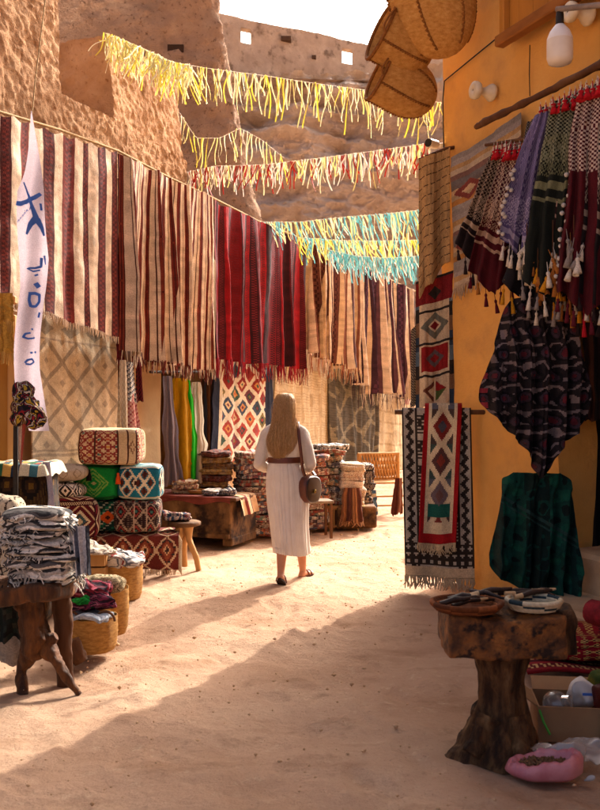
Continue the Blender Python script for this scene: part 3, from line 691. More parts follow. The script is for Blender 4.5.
MB().box(bc+BX@np.array([-.02, 0, .33]), (.98, .52, .04), BX, .01).obj('seat', WOOD, root, smooth=False)
def kilim_red(U, V):
    o = solid(U, '#6a2a20'); a = (U*5) % 1-.5; b = (V*2.2) % 1-.5; d = abs(a)+abs(b)
    o = lay(o, abs(d-.5) < .06, '#c9aa84'); o = lay(o, d < .3, '#8e4a30'); o = lay(o, d < .18, '#d0a478'); o = lay(o, d < .1, '#3a2420')
    o = lay(o, ((V*11) % 1 < .3) & (abs(d-.4) < .06), '#30302c'); return o
u = np.linspace(-.51, .50, 81); prof = np.array([(-.25, .362), (.0, .368), (.2, .366), (.262, .355), (.275, .30), (.283, .2), (.287, .1), (.29, .05)])
tt = np.linspace(0, 1, 44); k_ = np.linspace(0, 1, len(prof)); py_ = np.interp(tt, k_, prof[:, 0]); pz_ = np.interp(tt, k_, prof[:, 1])
Pk = np.zeros((44, 81, 3))
for i in range(44):
    wv = .02*np.sin(u*22)*max(0, tt[i]-.5)*2
    Pk[i] = bc+np.stack([u, -(py_[i]+wv), np.full(81, pz_[i])+.015*np.sin(u*9)*max(0, tt[i]-.6)], -1)@BX.T
uc = np.linspace(0, 1, 80); vc = np.linspace(0, 1, 43); UC, VC = np.meshgrid(uc, vc)
o = MB().grid(Pk, kilim_red(UC, VC)).obj('kilim_cover', RUG); tag(o, 'red-brown zigzag kilim draped over the low bench under the poufs', 'kilim')
fm = MB()
for k in range(60):
    p = Pk[-1, int(k/60*80)]; fm.tube([p, p+[random.gauss(0, .008), -.004, -.045]], [.005, .003], 4, C('#c9aa84'), False)
for k in range(26):
    p = Pk[18+k, -1]; fm.tube([p, p+[.03, -.01, -.05]], [.006, .003], 4, C('#d8c3a0'), False)
fm.obj('fringe', RUG, o, kind='stuff')
GP = 'leather and kilim poufs stacked on the bench'
def pouf(label, px, py, Y, size, fn, a, seed, name='pouf', e=6, ez=None, noise=.012, tassel=None, cat='pouf', R=None):
    c = P(px, py, Y); mb = MB(); superbox(mb, c, size, a, e, 36, fn, noise, 4, seed, R=R, ez=ez)
    o = mb.obj(name, RUG); tag(o, label, cat, GP if cat == 'pouf' else 'cushions piled beside the poufs')
    if tassel:
        p = c+np.array(tassel[:3]); m2 = MB(); m2.lathe([(.0, .03), (.014, .022), (.012, .005), (.02, -.02), (.026, -.075), (.0, -.075)], 10, p, C(tassel[3])); m2.obj('tassel', CLOTH, o)
    return o
lo, up, tp = .525, .845, 1.17
yb = lambda h, Y: 405+(CAMH-h)*F/Y
pouf('dark brown pouf with pale geometric embroidery under the teal one', 138, yb(.525, 8.42), 8.42, (.43, .42, .31), f_dark, .06, 1)
pouf('black pouf with orange diamonds and white dots beside the maroon cushion', 102, yb(.525, 8.46), 8.46, (.40, .40, .31), f_multi, .05, 2)
pouf('bright green pouf with pale stitched diamonds', 101, yb(.845, 8.44), 8.44, (.43, .43, .32), f_green, -.12, 3, tassel=(-.06, -.235, .09, '#1c1512'))
pouf('teal pouf with white and black diamond embroidery', 141, yb(.845, 8.42), 8.42, (.41, .41, .32), f_teal, .07, 4, tassel=(-.17, -.225, .06, '#d8541c'))
pouf('beige woven pouf with red patterned band on top of the pile', 113, yb(1.17, 8.4), 8.40, (.56, .50, .335), f_beige, .04, 5, e=7)
pouf('maroon cushion with a large stepped diamond leaning on the poufs', 75, 518, 8.02, (.43, .15, .40), f_maroon, .1, 6, 'cushion', e=5, ez=3.2, cat='cushion')
pouf('black and white diamond cushion lying on the maroon one', 66, 490, 8.12, (.34, .30, .15), f_bw, -.1, 7, 'cushion', e=4, ez=2.6, cat='cushion')
pouf('pale grey cushion lying on the black and white one', 65, 473, 8.14, (.42, .32, .17), f_grey, .12, 8, 'cushion', e=4, ez=2.4, cat='cushion')
# ---------------------------------------------------------------- folded textiles
FOLDN = [0]
def folded(name, label, c, size, a, pal, seed, group, layers=3, cat='folded rug', mat=None, noise=.016, nu=10, e=9):
    pc = [np.array(C(x)) for x in pal]
    def fn(k, u, v, q):
        L = np.floor((q[..., 2]+1)/2*layers).astype(int)
        t = u+.02*np.sin(v*30) if k < 4 else u
        i = (np.floor(t*nu)+L*(5 if k < 4 else 0)+np.floor(vnoise(np.stack([t*nu, L*1.0, t*0], -1), seed)*2)).astype(int)
        o = np.array(pc)[i % len(pc)]
        dots = (((u*nu*3) % 1) < .5) ^ (((v*10) % 1) < .5)
        return np.where((dots & (i % 4 == 1))[..., None], o*.5+.12, o)
    mb = MB(); superbox(mb, c, size, a, e, 24, fn, noise, 7, seed, layers=layers)
    o = mb.obj(name, mat or KNIT); tag(o, label, cat, group); return o
ORD = ['lowest', 'second', 'third', 'fourth', 'fifth', 'sixth', 'seventh', 'eighth', 'ninth', 'tenth', 'eleventh', 'twelfth', 'thirteenth']
def nth(k, n): return 'topmost' if k == n-1 and n > 1 else ('lowest' if k == 0 else ORD[k]+' from bottom')
def stack(label, base, w, d, hs, a, pals, seed, group, name='folded_rug', cat='folded rug', jit=.03):
    r = random.Random(seed); z = base[2]
    for k, h in enumerate(hs):
        folded(name, (nth(k, len(hs))+': ' if len(hs) > 2 else '')+label, np.array([base[0]+r.gauss(0, jit*.4), base[1]+r.gauss(0, jit*.4), z+h/2]), (w*r.uniform(.93, 1.05), d*r.uniform(.95, 1.05), h*1.03), a+r.gauss(0, .06), pals[k % len(pals)], seed*31+k, group, layers=r.choice([2, 3]), cat=cat); z += h
    return z
# chest table jutting from the wall
tc = np.array([-.753, 9.82, 0]); ex, ey = -LF.n, LF.d       # along the front (away from the lane), along the end
TR = np.array([[ex[0], ey[0], 0], [ex[1], ey[1], 0], [0, 0, 1]])
tl = lambda a, b, h: np.array([tc[0]+a*ex[0]+b*ey[0], tc[1]+a*ex[1]+b*ey[1], h])
CHEST = m_noise('worn_chest', [(.25, '#2e1c10'), (.45, '#5e4024'), (.65, '#82603a'), (.85, '#a8834f')], 6, 10, .85, ((20, .8, .015), (70, .5, .004)), stretch=(1, 1, .5), spots=(3.2, .50, .62, '#261710'))
root = thing('chest_table', 'long worn wooden chest table with stained front jutting into the lane', 'table', tl(.6, .35, 0))
MB().box(tl(.62, .36, .285), (1.22, .70, .41), TR, .012).obj('body', CHEST, root, smooth=False)
for k in range(5): MB().box(tl(.60, .07+k*.145, .517), (1.32, .138, .036), TR, .006).obj('plank', WOOD, root, smooth=False)
for a_ in (.06, 1.16): MB().box(tl(a_, .36, .045), (.12, .66, .09), TR, .01).obj('foot', CHEST, root, smooth=False)
MB().box(tl(.62, .0, .11), (1.2, .03, .05), TR, .006).obj('rail', CHEST, root, smooth=False)
# cloth over the table end
def f_end(U, V):
    return stripes([(2, '#c9a57a'), (1, '#7a2a22'), (2, '#d0b08a'), (.6, '#4a1c1a'), (2, '#c39a70')])(U, V)
pr = np.array([(.42, .545), (.2, .548), (0, .548), (-.055, .54), (-.075, .48), (-.085, .4), (-.09, .33)]); tt = np.linspace(0, 1, 40); kk = np.linspace(0, 1, 7)
pa, pz = np.interp(tt, kk, pr[:, 0]), np.interp(tt, kk, pr[:, 1]); bb = np.linspace(.12, .52, 41)
Pc = np.array([[tl(pa[i]-.012*sin(b*26)*(tt[i] > .55), b+.03*tt[i]*sin(i*.2), pz[i]+.05*(b-.3)*(tt[i] > .6)*(tt[i]-.6)*2) for b in bb] for i in range(40)])
U_, V_ = np.meshgrid(np.linspace(0, 1, 40), np.linspace(0, 1, 39))
tag(MB().grid(Pc, f_end(U_, V_)).obj('table_runner', CLOTH), 'tan and maroon striped runner hanging over the end of the chest table', 'cloth')
pr = np.array([(-.02, .47), (-.03, .54), (.02, .542), (.3, .543), (.6, .543)])
aa = np.linspace(.0, 1.2, 50); Pc = np.array([[tl(a, b-.0+.02*sin(a*17)*(b < 0), h+.02*sin(a*12)*(h < .5)) for a in aa] for b, h in zip(np.interp(tt, np.linspace(0, 1, 5), pr[:, 0]), np.interp(tt, np.linspace(0, 1, 5), pr[:, 1]))])
U_, V_ = np.meshgrid(np.linspace(0, 1, 49), np.linspace(0, 1, 39))
tag(MB().grid(Pc[:, :, :]-[0, 0, .001], wear(stripes([(1, '#7a3a30')]), .3, 10)(U_, V_)).obj('table_cloth', CLOTH), 'faded dull red cloth spread over the chest table top', 'cloth')
STRAW = m_noise('straw', [(.25, '#8a5f2c'), (.55, '#b98742'), (.8, '#d0a35c')], 26, 5, .8, ((90, .8, .006),), stretch=(1, 1, 3))
def tray(label, c, r, h, band='#7a4a30'):
    root = thing('tray_basket', label, 'tray', c, 'shallow trays')
    MB().lathe([(0, .006), (r*.8, .008), (r*.97, h), (r*1.03, h+.004), (r*1.04, h-.012), (r*.85, -.0), (0, 0)], 30, c).obj('bowl', STRAW, root)
    t = np.linspace(0, 2*pi, 40); MB().tube(np.stack([c[0]+r*1.01*np.cos(t), c[1]+r*1.01*np.sin(t), c[2]+h+0*t], -1), .008, 6).obj('rim', m_noise('rim', [(.3, band), (.7, '#b98a58')], 30), root)
tray('shallow straw tray in the middle of the chest table', tl(.52, .25, .546), .12, .035)
tray('shallow straw tray beside the folded brown rugs on the chest table', tl(.30, .42, .546), .11, .03, '#5a3a2a')
stack('dark blue and white folded scarf on the corner of the chest table', tl(.13, .19, .552), .17, .2, [.028, .028], .3, [('#2a2a3c', '#c8bcae', '#3a3a4c'), ('#4a3a44', '#c9b9a4', '#23232f')], 3, 'scarves on the chest table', 'folded_scarf', 'scarf')
stack('dark blue and white folded scarf on the corner of the chest table', tl(.30, .14, .552), .17, .2, [.03, .03], -.2, [('#33304a', '#b8aca0', '#55506a'), ('#2a2a3c', '#8a7a70', '#c8bcae')], 4, 'scarves on the chest table', 'folded_scarf', 'scarf')
stack('cream and rust folded cloth in the small pile on the chest table', tl(.72, .30, .548), .30, .26, [.045, .05, .045], .1, [('#c8ac88', '#8a4a38', '#d8c8ac'), ('#9a5a40', '#d0b894', '#5a3a34')], 41, 'folded cloths in the small pile on the chest table', 'folded_cloth', 'cloth')
BRN = [('#6a4a2c', '#7a5a34', '#5a3a22'), ('#8a6a3c', '#6e4c2a', '#a07c48'), ('#5a2a24', '#6e3a2a', '#3a1c18'), ('#9a7a48', '#7a5a34', '#ad8c58')]
stack('thick brown rug in the pile on the chest table', tl(.60, .80, .50), .42, .42, [.075, .07, .08, .07, .075, .07, .06], .15, BRN, 5, 'brown folded rugs in a pile')
MUL = [('#8a3a30', '#d4c2a8', '#4a545c', '#b0704a'), ('#5a4038', '#c8ae90', '#8a4a40', '#dccdb4'), ('#9a4a3c', '#5a6e5e', '#d6c4a6', '#6a4440'), ('#44424c', '#d4cabc', '#84484c'), ('#b06c4c', '#e6dac4', '#6a4a4c', '#5a6474')]
tag(MB().box(tl(.62, .86, .25), (.55, .4, .5), TR, .02).obj('plank_box', CHEST, smooth=False), 'plain wooden box standing behind the chest table under folded rugs', 'box')
z = stack('red and cream folded textile in the tall pile beside the chest table', tl(.13, 1.0, 0), .50, .45, [.085, .08, .09, .08, .085, .09, .08, .085, .08, .09, .08, .07], .25, MUL, 6, 'patterned folded textiles in the tall pile beside the chest table')
stack('faded folded textile in the pile just beyond the woman', tl(-.22, 1.75, 0), .55, .5, [.09, .085, .08, .09, .085, .08, .09, .08, .085, .09, .08], .1, MUL[::-1], 16, 'patterned folded textiles in the pile hidden by the woman')
# ---- right of the woman
c = P(333, 512, 11.6); c[2] = 0
root = thing('cane_crate', 'low cane crate with upright bars under the textile pile', 'crate', c)
for sx in np.linspace(-.36, .36, 13): MB().tube([c+[sx, -.3, 0], c+[sx, -.3, .27]], .014, 6).obj('bar', PALEWOOD, root)
for sy in (-.3, .3):
    for h in (.03, .25): MB().tube([c+[-.4, sy+.0, h], c+[.4, sy, h]], .017, 6).obj('rail', PALEWOOD, root)
MB().box(c+[0, 0, .27], (.8, .66, .025), None, .005).obj('top', PALEWOOD, root, smooth=False)
MB().box(c+[0, .02, .14], (.7, .54, .22)).obj('crate_body', WOOD, root, smooth=False)
stack('patterned textile in the pile on the cane crate', c+[-.12, 0, .285], .50, .5, [.085, .08, .075, .08, .07, .08, .075, .08, .07], .1, [('#8a4a3c', '#d0c2a6', '#4a5a50', '#9a5c46'), ('#5a463e', '#c8ac8c', '#6a7a60', '#dccdb4'), ('#4a484e', '#dcd2c4', '#5a545c'), ('#9a6c4a', '#c8ac88', '#5a6a66')], 7, 'patterned folded textiles on the cane crate')
stack('white and black fleece blanket topping the pile on the cane crate', c+[-.05, -.02, .97], .42, .45, [.07], .3, [('#e0d9cc', '#1c1a1e')], 8, None, 'folded_blanket', 'blanket')
WH = [('#cdbca0', '#b89a7e'), ('#d8cdb8', '#a88a74', '#c9b69a'), ('#cbb09a', '#e0d4c0'), ('#d8c8b0', '#b0907a')]
stack('cream folded fleece beside the patterned pile on the cane crate', P(351, 500, 11.4)*[1, 1, 0]+[0, 0, .30], .28, .45, [.10, .11, .10, .11, .10], .1, WH, 9, 'cream fleeces in a pile', 'folded_fleece', 'fleece')
stack('dark mottled folded textile in the pile by the wicker bench', P(363, 500, 11.8)*[1, 1, 0]+[0, 0, .28], .22, .42, [.085, .08, .09, .08, .085, .08], .1, [('#2f2a30', '#a89888', '#43363a'), ('#4a3a3c', '#c8b8a4', '#2a2a30')], 10, 'dark folded textiles in a pile')
c2 = P(351, 500, 11.5)*[1, 1, 0]; tag(MB().box(c2+[.06, 0, .145], (.5, .5, .27), None, .02).obj('plank_box', CHEST, smooth=False), 'wooden box under the cream fleeces beside the cane crate', 'box')
c = P(316, 520, 10.6)*[1, 1, 0]
root = thing('low_table', 'low grey wooden table with thin legs behind the woman', 'table', c)
MB().box(c+[0, 0, .42], (.36, .34, .03), rotz(.2), .006).obj('top', m_noise('grey_wood', [(.3, '#6a5a4a'), (.7, '#94826c')], 9), root, smooth=False)
for sx in (-.15, .15):
    for sy in (-.14, .14): MB().box(c+rotz(.2)@np.array([sx, sy, .2]), (.03, .03, .41), rotz(.2)).obj('leg', WOOD, root, smooth=False)
o, p = drape('fringed_shawl', 'brown fringed shawl hanging from the pile down to the ground', 'shawl', P(352, 488, 11.1), P(352, 522, 11.0), .2, .28, .02, stripes([(1, '#8a5a3a'), (1, '#5a3428'), (1, '#a8744c'), (1, '#6a4030')]), nf=5, fold=.025, seed=61)
fm = MB()
for k in range(28):
    q = p[-1, int(k/28*40)]; fm.tube([q, q+[random.gauss(0, .03), -.03, -.05]], [.008, .003], 4, C(random.choice(['#8a5a3a', '#b8865a'])), False)
fm.obj('fringe', CLOTH, o, kind='stuff')
drape('striped_cloth', 'blue and white striped cloth hanging in front of the wicker bench', 'cloth', P(366, 490, 11.9), P(368, 516, 11.8), .26, .27, .0, lambda U, V: pick(np.floor(V*7).astype(int), ['#4a6a8a', '#c9bda4', '#3a5674', '#5a7a96']), nf=1, fold=.015, seed=62)
# wicker bench
c = P(384, 512, 13.0)*[1, 1, 0]; WK = PALEWOOD
root = thing('wicker_bench', 'small pale cane bench with woven lattice back at the far end', 'bench', c)
a_ = .25; RZ = rotz(a_)
for sx in (-.3, .3):
    MB().tube([c+RZ@np.array([sx, .22, 0]), c+RZ@np.array([sx, .24, .83])], .03, 8).obj('leg', WK, root)
    MB().tube([c+RZ@np.array([sx, -.2, 0]), c+RZ@np.array([sx, -.2, .44])], .03, 8).obj('leg', WK, root)
for h in (.47, .58, .70, .83): MB().tube([c+RZ@np.array([-.32, .235, h]), c+RZ@np.array([.32, .235, h])], .024, 8).obj('back_rail', WK, root)
for k in range(14):
    x = -.29+k*.58/13
    for sg in (-1, 1): MB().tube([c+RZ@np.array([x, .225+.012*sg, .47]), c+RZ@np.array([np.clip(x+.09*sg, -.31, .31), .225+.012*sg, .83])], .013, 6).obj('lattice_bar', WK, root)
for k in range(6): MB().box(c+RZ@np.array([0, -.2+k*.085, .445]), (.66, .078, .025), RZ, .006).obj('seat_slat', WK, root, smooth=False)
for h in (.12, .25): MB().tube([c+RZ@np.array([-.3, -.2, h]), c+RZ@np.array([.3, -.2, h])], .012, 6).obj('stretcher', WK, root)
drape('brown_cloth', 'dark brown cloth hanging off the side of the wicker bench', 'cloth', P(399, 478, 12.2), P(397, 514, 12.0), .09, .15, .02, stripes([(1, '#5a2a1e'), (1, '#7a4a34')]), nf=2, fold=.02, seed=64)
# ---------------------------------------------------------------- stool
c = G(184, 569)
root = thing('wooden_stool', 'small round wooden stool with curved root legs beside the bench', 'stool', c)
MB().lathe([(0, .455), (.14, .455), (.155, .445), (.155, .415), (.12, .405), (0, .405)], 28, c, wob=.03).obj('seat', CHEST, root)
for a_ in (-.5, 1.7, 3.7):
    d = np.array([cos(a_), sin(a_), 0]); mb = MB(); gnarl(mb, [c+d*.05+[0, 0, .42], c+d*.06+[0, 0, .28], c+d*.13+[0, 0, .14], c+d*.17+[0, 0, .0]], [.045, .033, .028, .03], 26, int(a_*9)+4, .12); mb.obj('leg', PALEWOOD, root)
folded('folded_scarf', 'crumpled blue and red scarf lying on the small stool', c+[-.09, 0, .49], (.24, .2, .07), .3, ('#24344a', '#8a2a26', '#b8a08a', '#2c3c4c'), 71, None, 2, 'scarf', noise=.03)
# ---------------------------------------------------------------- baskets
def basket(label, c, r, h, seed, lean=0., group='woven baskets on the ground', handles=True, tilt=None):
    root = thing('woven_basket', label, 'basket', c, group)
    prof = [(0, .01), (r*.86, .012), (r*.97, h*.2), (r*1.02, h*.55), (r*1.0, h), (r*.96, h), (r*.96, h*.6), (r*.9, h*.15), (0, .03)]
    mb = MB(); n = 44; rows = 46; t = np.linspace(0, 1, rows); k = np.linspace(0, 1, len(prof)); pp = np.array(prof)
    pr = np.stack([np.interp(t, k, pp[:, 0]), np.interp(t, k, pp[:, 1])], -1); pr[:, 0] += .004*(np.arange(rows) % 2)
    mb.lathe(pr, n, c, wob=.05, seed=seed); mb.obj('body', STRAW, root)
    if handles:
        for s in (-1, 1):
            ph = np.linspace(0, pi, 12); q = np.stack([c[0]+s*r*.7*np.ones(12)+0*ph, c[1]-r*.75+.05*np.cos(ph)*0, c[2]+h*.95+.06*np.sin(ph)], -1); q[:, 0] += .06*np.cos(ph)
            MB().tube(q, .008, 6).obj('handle', WOOD, root)
    return root
b1 = G(120, 600); basket('round straw basket heaped with white and red printed cloth', b1, .165, .30, 3, handles=False)
def heap(name, label, c, size, pal, seed, cat='cloth', noise=.035, a=0., group=None, e=3, nu=14):
    pc = np.array([C(x) for x in pal])
    def fn(k, u, v, q):
        w = vnoise(np.stack([q[..., 0]*2.2+seed, q[..., 1]*2.2, q[..., 2]*2.2], -1), seed); i = np.floor((q[..., 0]*.8+q[..., 1]+w*.7)*nu*.35).astype(int); return pc[i % len(pc)]
    mb = MB(); superbox(mb, c, size, a, e, 30, fn, noise, 9, seed); o = mb.obj(name, CLOTH); return tag(o, label, cat, group)
heap('printed_cloth', 'white cloth with red and grey print heaped on the straw basket', b1+[0.0, -.02, .335], (.42, .36, .11), ('#cfc8bc', '#b8b0a8', '#8a3a34', '#d8d0c4', '#6a6a70'), 81, nu=12)
heap('printed_cloth', 'pale folded print cloth lying on the wooden crate by the baskets', P(92, 549, 6.9), (.30, .28, .06), ('#d0c4b0', '#a89a8a', '#c8b8a0', '#7a6a60'), 82)
c = P(90, 575, 7.0); c[2] = 0
root = thing('wooden_crate', 'pale wooden crate standing between the shawl pile and the straw basket', 'crate', c)
MB().box(c+[0, .02, .2], (.22, .22, .4)).obj('core', WOOD, root, smooth=False)
for k in range(4): MB().box(c+[0, -.115, .06+k*.1], (.28, .022, .088), None, .004).obj('plank', PALEWOOD, root, smooth=False)
for k in range(4): MB().box(c+[.135, .02, .06+k*.1], (.022, .24, .088), None, .004).obj('plank', PALEWOOD, root, smooth=False)
MB().box(c+[0, 0, .415], (.3, .28, .022), None, .004).obj('lid', PALEWOOD, root, smooth=False)
b2 = G(88, 656); basket('low straw basket stuffed with coloured cloths beside the stump table', b2+[0, .1, 0], .155, .23, 5)
GB = 'cloths stuffed in the low straw basket'
heap('plastic_sheet', 'crumpled silvery plastic sheet over the rim of the low basket', b2+[.0, .02, .245], (.29, .22, .035), ('#a9b2bc', '#c8ccd0', '#8e98a4'), 83, 'sheet', .02, -.35, e=5)
heap('coloured_cloth', 'maroon and purple cloth stuffed in the low basket', b2+[.0, .1, .30], (.32, .22, .09), ('#4a1a2a', '#7a2a44', '#2a1420', '#a05a6a'), 84, noise=.04, group=GB)
heap('coloured_cloth', 'bright green cloth stuffed in the low basket', b2+[-.05, .06, .335], (.15, .12, .07), ('#1f9a3a', '#2fb84a', '#157a2c'), 85, noise=.04, group=GB)
heap('coloured_cloth', 'red and pink cloth on top of the low basket', b2+[-.03, .14, .385], (.28, .2, .09), ('#8a2434', '#c05a6a', '#5a1a2a', '#3a2a34'), 86, noise=.04, group=GB)
heap('striped_cloth', 'tan and olive striped cloth rolled at the back of the low basket', b2+[.03, .28, .40], (.30, .18, .10), ('#b8a27a', '#5a5238', '#cbb88e', '#6a5a40'), 87, noise=.02, e=3, nu=34)
b3 = b2+[-.01, .52, 0]; basket('straw basket standing behind the striped cloth', b3, .16, .32, 8, handles=False)
# ---------------------------------------------------------------- stump table with the shawls
sc_ = P(30, 640, 5.0)*[1, 1, 0]
root = thing('stump_table', 'gnarled tree-stump table with splayed roots carrying grey shawls', 'table', sc_)
SW = m_noise('stump_wood', [(.25, '#22120a'), (.45, '#4e2e16'), (.62, '#7c4a20'), (.85, '#a56a30')], 9, 10, .65, ((14, 1.0, .03), (60, .9, .012)), stretch=(1.6, 1.6, .3), spec=.3)
Q = lambda px, py, Y=5.0: P(px, py, Y)
mb = MB(); gnarl(mb, [Q(28, 590), Q(32, 605), Q(34, 625), Q(38, 648), Q(40, 658)], [.10, .072, .066, .085, .05], 26, 3, .25, 8); mb.obj('trunk', SW, root)
mb = MB(); gnarl(mb, [Q(33, 640), Q(27, 656), Q(21, 670), Q(23, 696, 4.92)], [.06, .05, .036, .03], 26, 5, .22); mb.obj('root', SW, root)
mb = MB(); gnarl(mb, [Q(44, 642), Q(54, 658, 4.95), Q(64, 674, 4.92), Q(79, 695, 4.92)], [.05, .036, .03, .018], 26, 7, .2); mb.obj('root', SW, root)
mb = MB(); gnarl(mb, [Q(40, 640), Q(50, 640), Q(56, 636)], [.05, .04, .02], 26, 8, .2); mb.obj('knot', SW, root)
mb = MB(); gnarl(mb, [Q(60, 592, 5.15), Q(62, 620, 5.15), Q(64, 655, 5.15), Q(66, 688, 5.15)], [.06, .052, .05, .05], 26, 9, .16); mb.obj('leg', WOOD, root)
mb = MB(); gnarl(mb, [P(72, 640, 5.4), P(78, 655, 5.4), P(82, 662, 5.4)], [.04, .05, .04], 26, 19, .2); mb.obj('root', WOOD, root)
mb = MB(); superbox(mb, P(18, 588, 5.02), (.58, .52, .11), .05, 7, 26, None, .025, 5, 4); mb.obj('slab', SW, root)
GS = 'grey shawls piled on the stump table'
r = random.Random(9); zt = P(0, 578, 5.02)[2]
SP = [('#e6dccd', '#4a4644', '#e2d8ca', '#2a2828'), ('#ece2d4', '#b0a69a', '#3a3838'), ('#cfc4b6', '#eae0d2', '#5e5854', '#2c2a2a')]
def f_shawl(seed):
    pc = np.array([C(x) for x in SP[seed % 3]])
    def fn(k, u, v, q):
        y = (q[..., 2] if k < 4 else q[..., 1]); w = .5*vnoise(np.stack([u*6, v*3, u*0+seed], -1), seed)
        i = np.floor((q[..., 1]*4+w if k >= 4 else y*1.9+1.1*w+.5*np.sin(u*9+seed))+seed*.7).astype(int); o = pc[i % len(pc)]
        return o*(1+.22*vnoise(np.stack([u*40, v*14, u*0], -1), seed+3))[..., None]
    return fn
zc = zt
for k in range(9):
    h = r.uniform(.034, .052); w_ = .40*r.uniform(.88, 1.08)*(1-.012*k); zt = zc-h*k; zc += h
    cx = P(44, 500, 5.0)[0]+r.gauss(0, .016)-.003*k
    mb = MB(); superbox(mb, np.array([cx, 5.0+r.gauss(0, .01), zt+h*(k+.5)]), (w_, .36*r.uniform(.92, 1.06), h*1.5), r.gauss(0, .12), 4, 36, f_shawl(k), .016, 6, k+5, layers=2, sagc=.45)
    o = mb.obj('folded_shawl', KNIT); tag(o, nth(k, 9)+': grey, black and white woven shawl in the pile on the stump table', 'shawl', GS)
    fm = MB()
    for j in range(15):
        x = cx-w_/2+w_*(j+r.random())/26; q = np.array([x, 5.0-.175-r.random()*.02, zt+h*(k+.5)+r.uniform(-.01, .012)-.35*(x-cx)**2-.011])
        L = r.uniform(.012, .03)*(2.4 if k < 2 else 1); fm.tube([q, q+[r.gauss(0, .012), -.018, -L*.5], q+[r.gauss(0, .015), -.02, -L]], [.004, .0035, .002], 4, C(r.choice(SP[k % 3])), False)
    for j in range(9):
        y = 4.84+.32*(j+r.random())/16; q = np.array([cx+w_/2*.97, y, zt+h*(k+.5)-.018]); L = r.uniform(.03, .07)
        fm.tube([q, q+[.02, r.gauss(0, .01), -L*.4], q+[.022+r.gauss(0, .01), r.gauss(0, .012), -L]], [.004, .0035, .002], 4, C(r.choice(SP[k % 3])), False)
    fm.obj('fringe', KNIT, o, kind='stuff')
o, p = drape('folded_shawl', 'long-fringed white and grey shawl slung over the side of the shawl pile', 'shawl', P(77, 526, 4.9), P(81, 574, 4.86), .13, .10, .03, wear(stripes([(1, '#d8d4d0'), (.7, '#6a6c78'), (1, '#c9c6c6'), (.5, '#3a3c46')]), .3), nf=3, fold=.02, seed=66, mat=KNIT)
# cloths under and behind the stump table
drape('dark_cloth', 'dark green patterned cloth hanging under the stump table slab', 'cloth', P(2, 592, 5.3), P(4, 640, 5.35), .3, .3, .0, lambda U, V: pick((np.floor(U*12)*np.floor(V*9)).astype(int) % 5, ['#1c2420', '#2a342c', '#1a1a18', '#3a3a30', '#22201c']), nf=3, fold=.02, seed=67)
drape('beige_cloth', 'thick beige cloth hanging beneath the dark green one', 'cloth', P(3, 622, 5.4), P(4, 664, 5.3), .26, .26, .0, wear(stripes([(1, '#b09a80')]), .2), nf=2, fold=.02, seed=68)
def f_knit(k, u, v, q):
    o = solid(u, '#d0bfa2'); w = .025*np.sin(v*34); return lay(o, ((u*6+w*6) % 1) < .2, '#4a3a30')
mb = MB(); superbox(mb, P(-6, 548, 5.75), (.40, .30, .70), .1, 5, 40, f_knit, .02, 6, 9, ez=4); tag(mb.obj('knit_blanket', KNIT), 'cream knitted blanket with dark wavy lines draped behind the shawls', 'blanket')
def f_chest(k, u, v, q):
    o = solid(u, '#33200f')
    if k < 4:
        a = (u*3.2) % 1-.5; b = (v*4.5) % 1-.5; d = np.sqrt(a*a+b*b); o = lay(o, abs(d-.33) < .07, '#150d08'); o = lay(o, d < .14, '#6a4a16'); o = lay(o, ((u*26+v*8) % 1 < .3) & (d > .4), '#4a3416')
    return o
cc = P(18, 470, 6.5); cc[2] = .56
mb = MB(); superbox(mb, cc, (.52, .5, 1.12), .08, 9, 44, f_chest, .012, 5, 12); tag(mb.obj('covered_chest', RUG), 'tall chest covered with a dark brown printed blanket by the flag pole', 'chest')
def f_emb(U, V):
    i = (np.floor(U*9)+np.floor(V*7)*2).astype(int); o = pick(i, ['#3d6a72', '#d0c4a0', '#8a2a2a', '#2a5a3a', '#c8984a', '#1c2a3a', '#d8cba8']); return lay(o, (V > .86) | (U > .93), '#cfc3a6')
u = np.linspace(-1, 1, 50); X_, Y_ = np.meshgrid(u, u); rr_ = np.maximum(abs(X_), abs(Y_)); zz = 1.135-.10*np.clip(rr_-.9, 0, 1)/.1*.8
pp = np.stack([cc[0]+X_*.285, cc[1]+Y_*.27, zz+.008*np.sin(X_*11)*np.sin(Y_*9)], -1); U_, V_ = np.meshgrid(np.linspace(0, 1, 49), np.linspace(0, 1, 49))
tag(MB().grid(pp, f_emb(U_, V_)).obj('embroidered_cloth', CLOTH), 'colourful embroidered cloth spread on the covered chest', 'cloth')
drape('white_cloth', 'narrow white cloth hanging down the side of the covered chest', 'cloth', P(46, 462, 6.3), P(52, 526, 6.3), .05, .07, .0, stripes([(1, '#b0a4b0')]), nu=10, nf=1, fold=.01, seed=69)
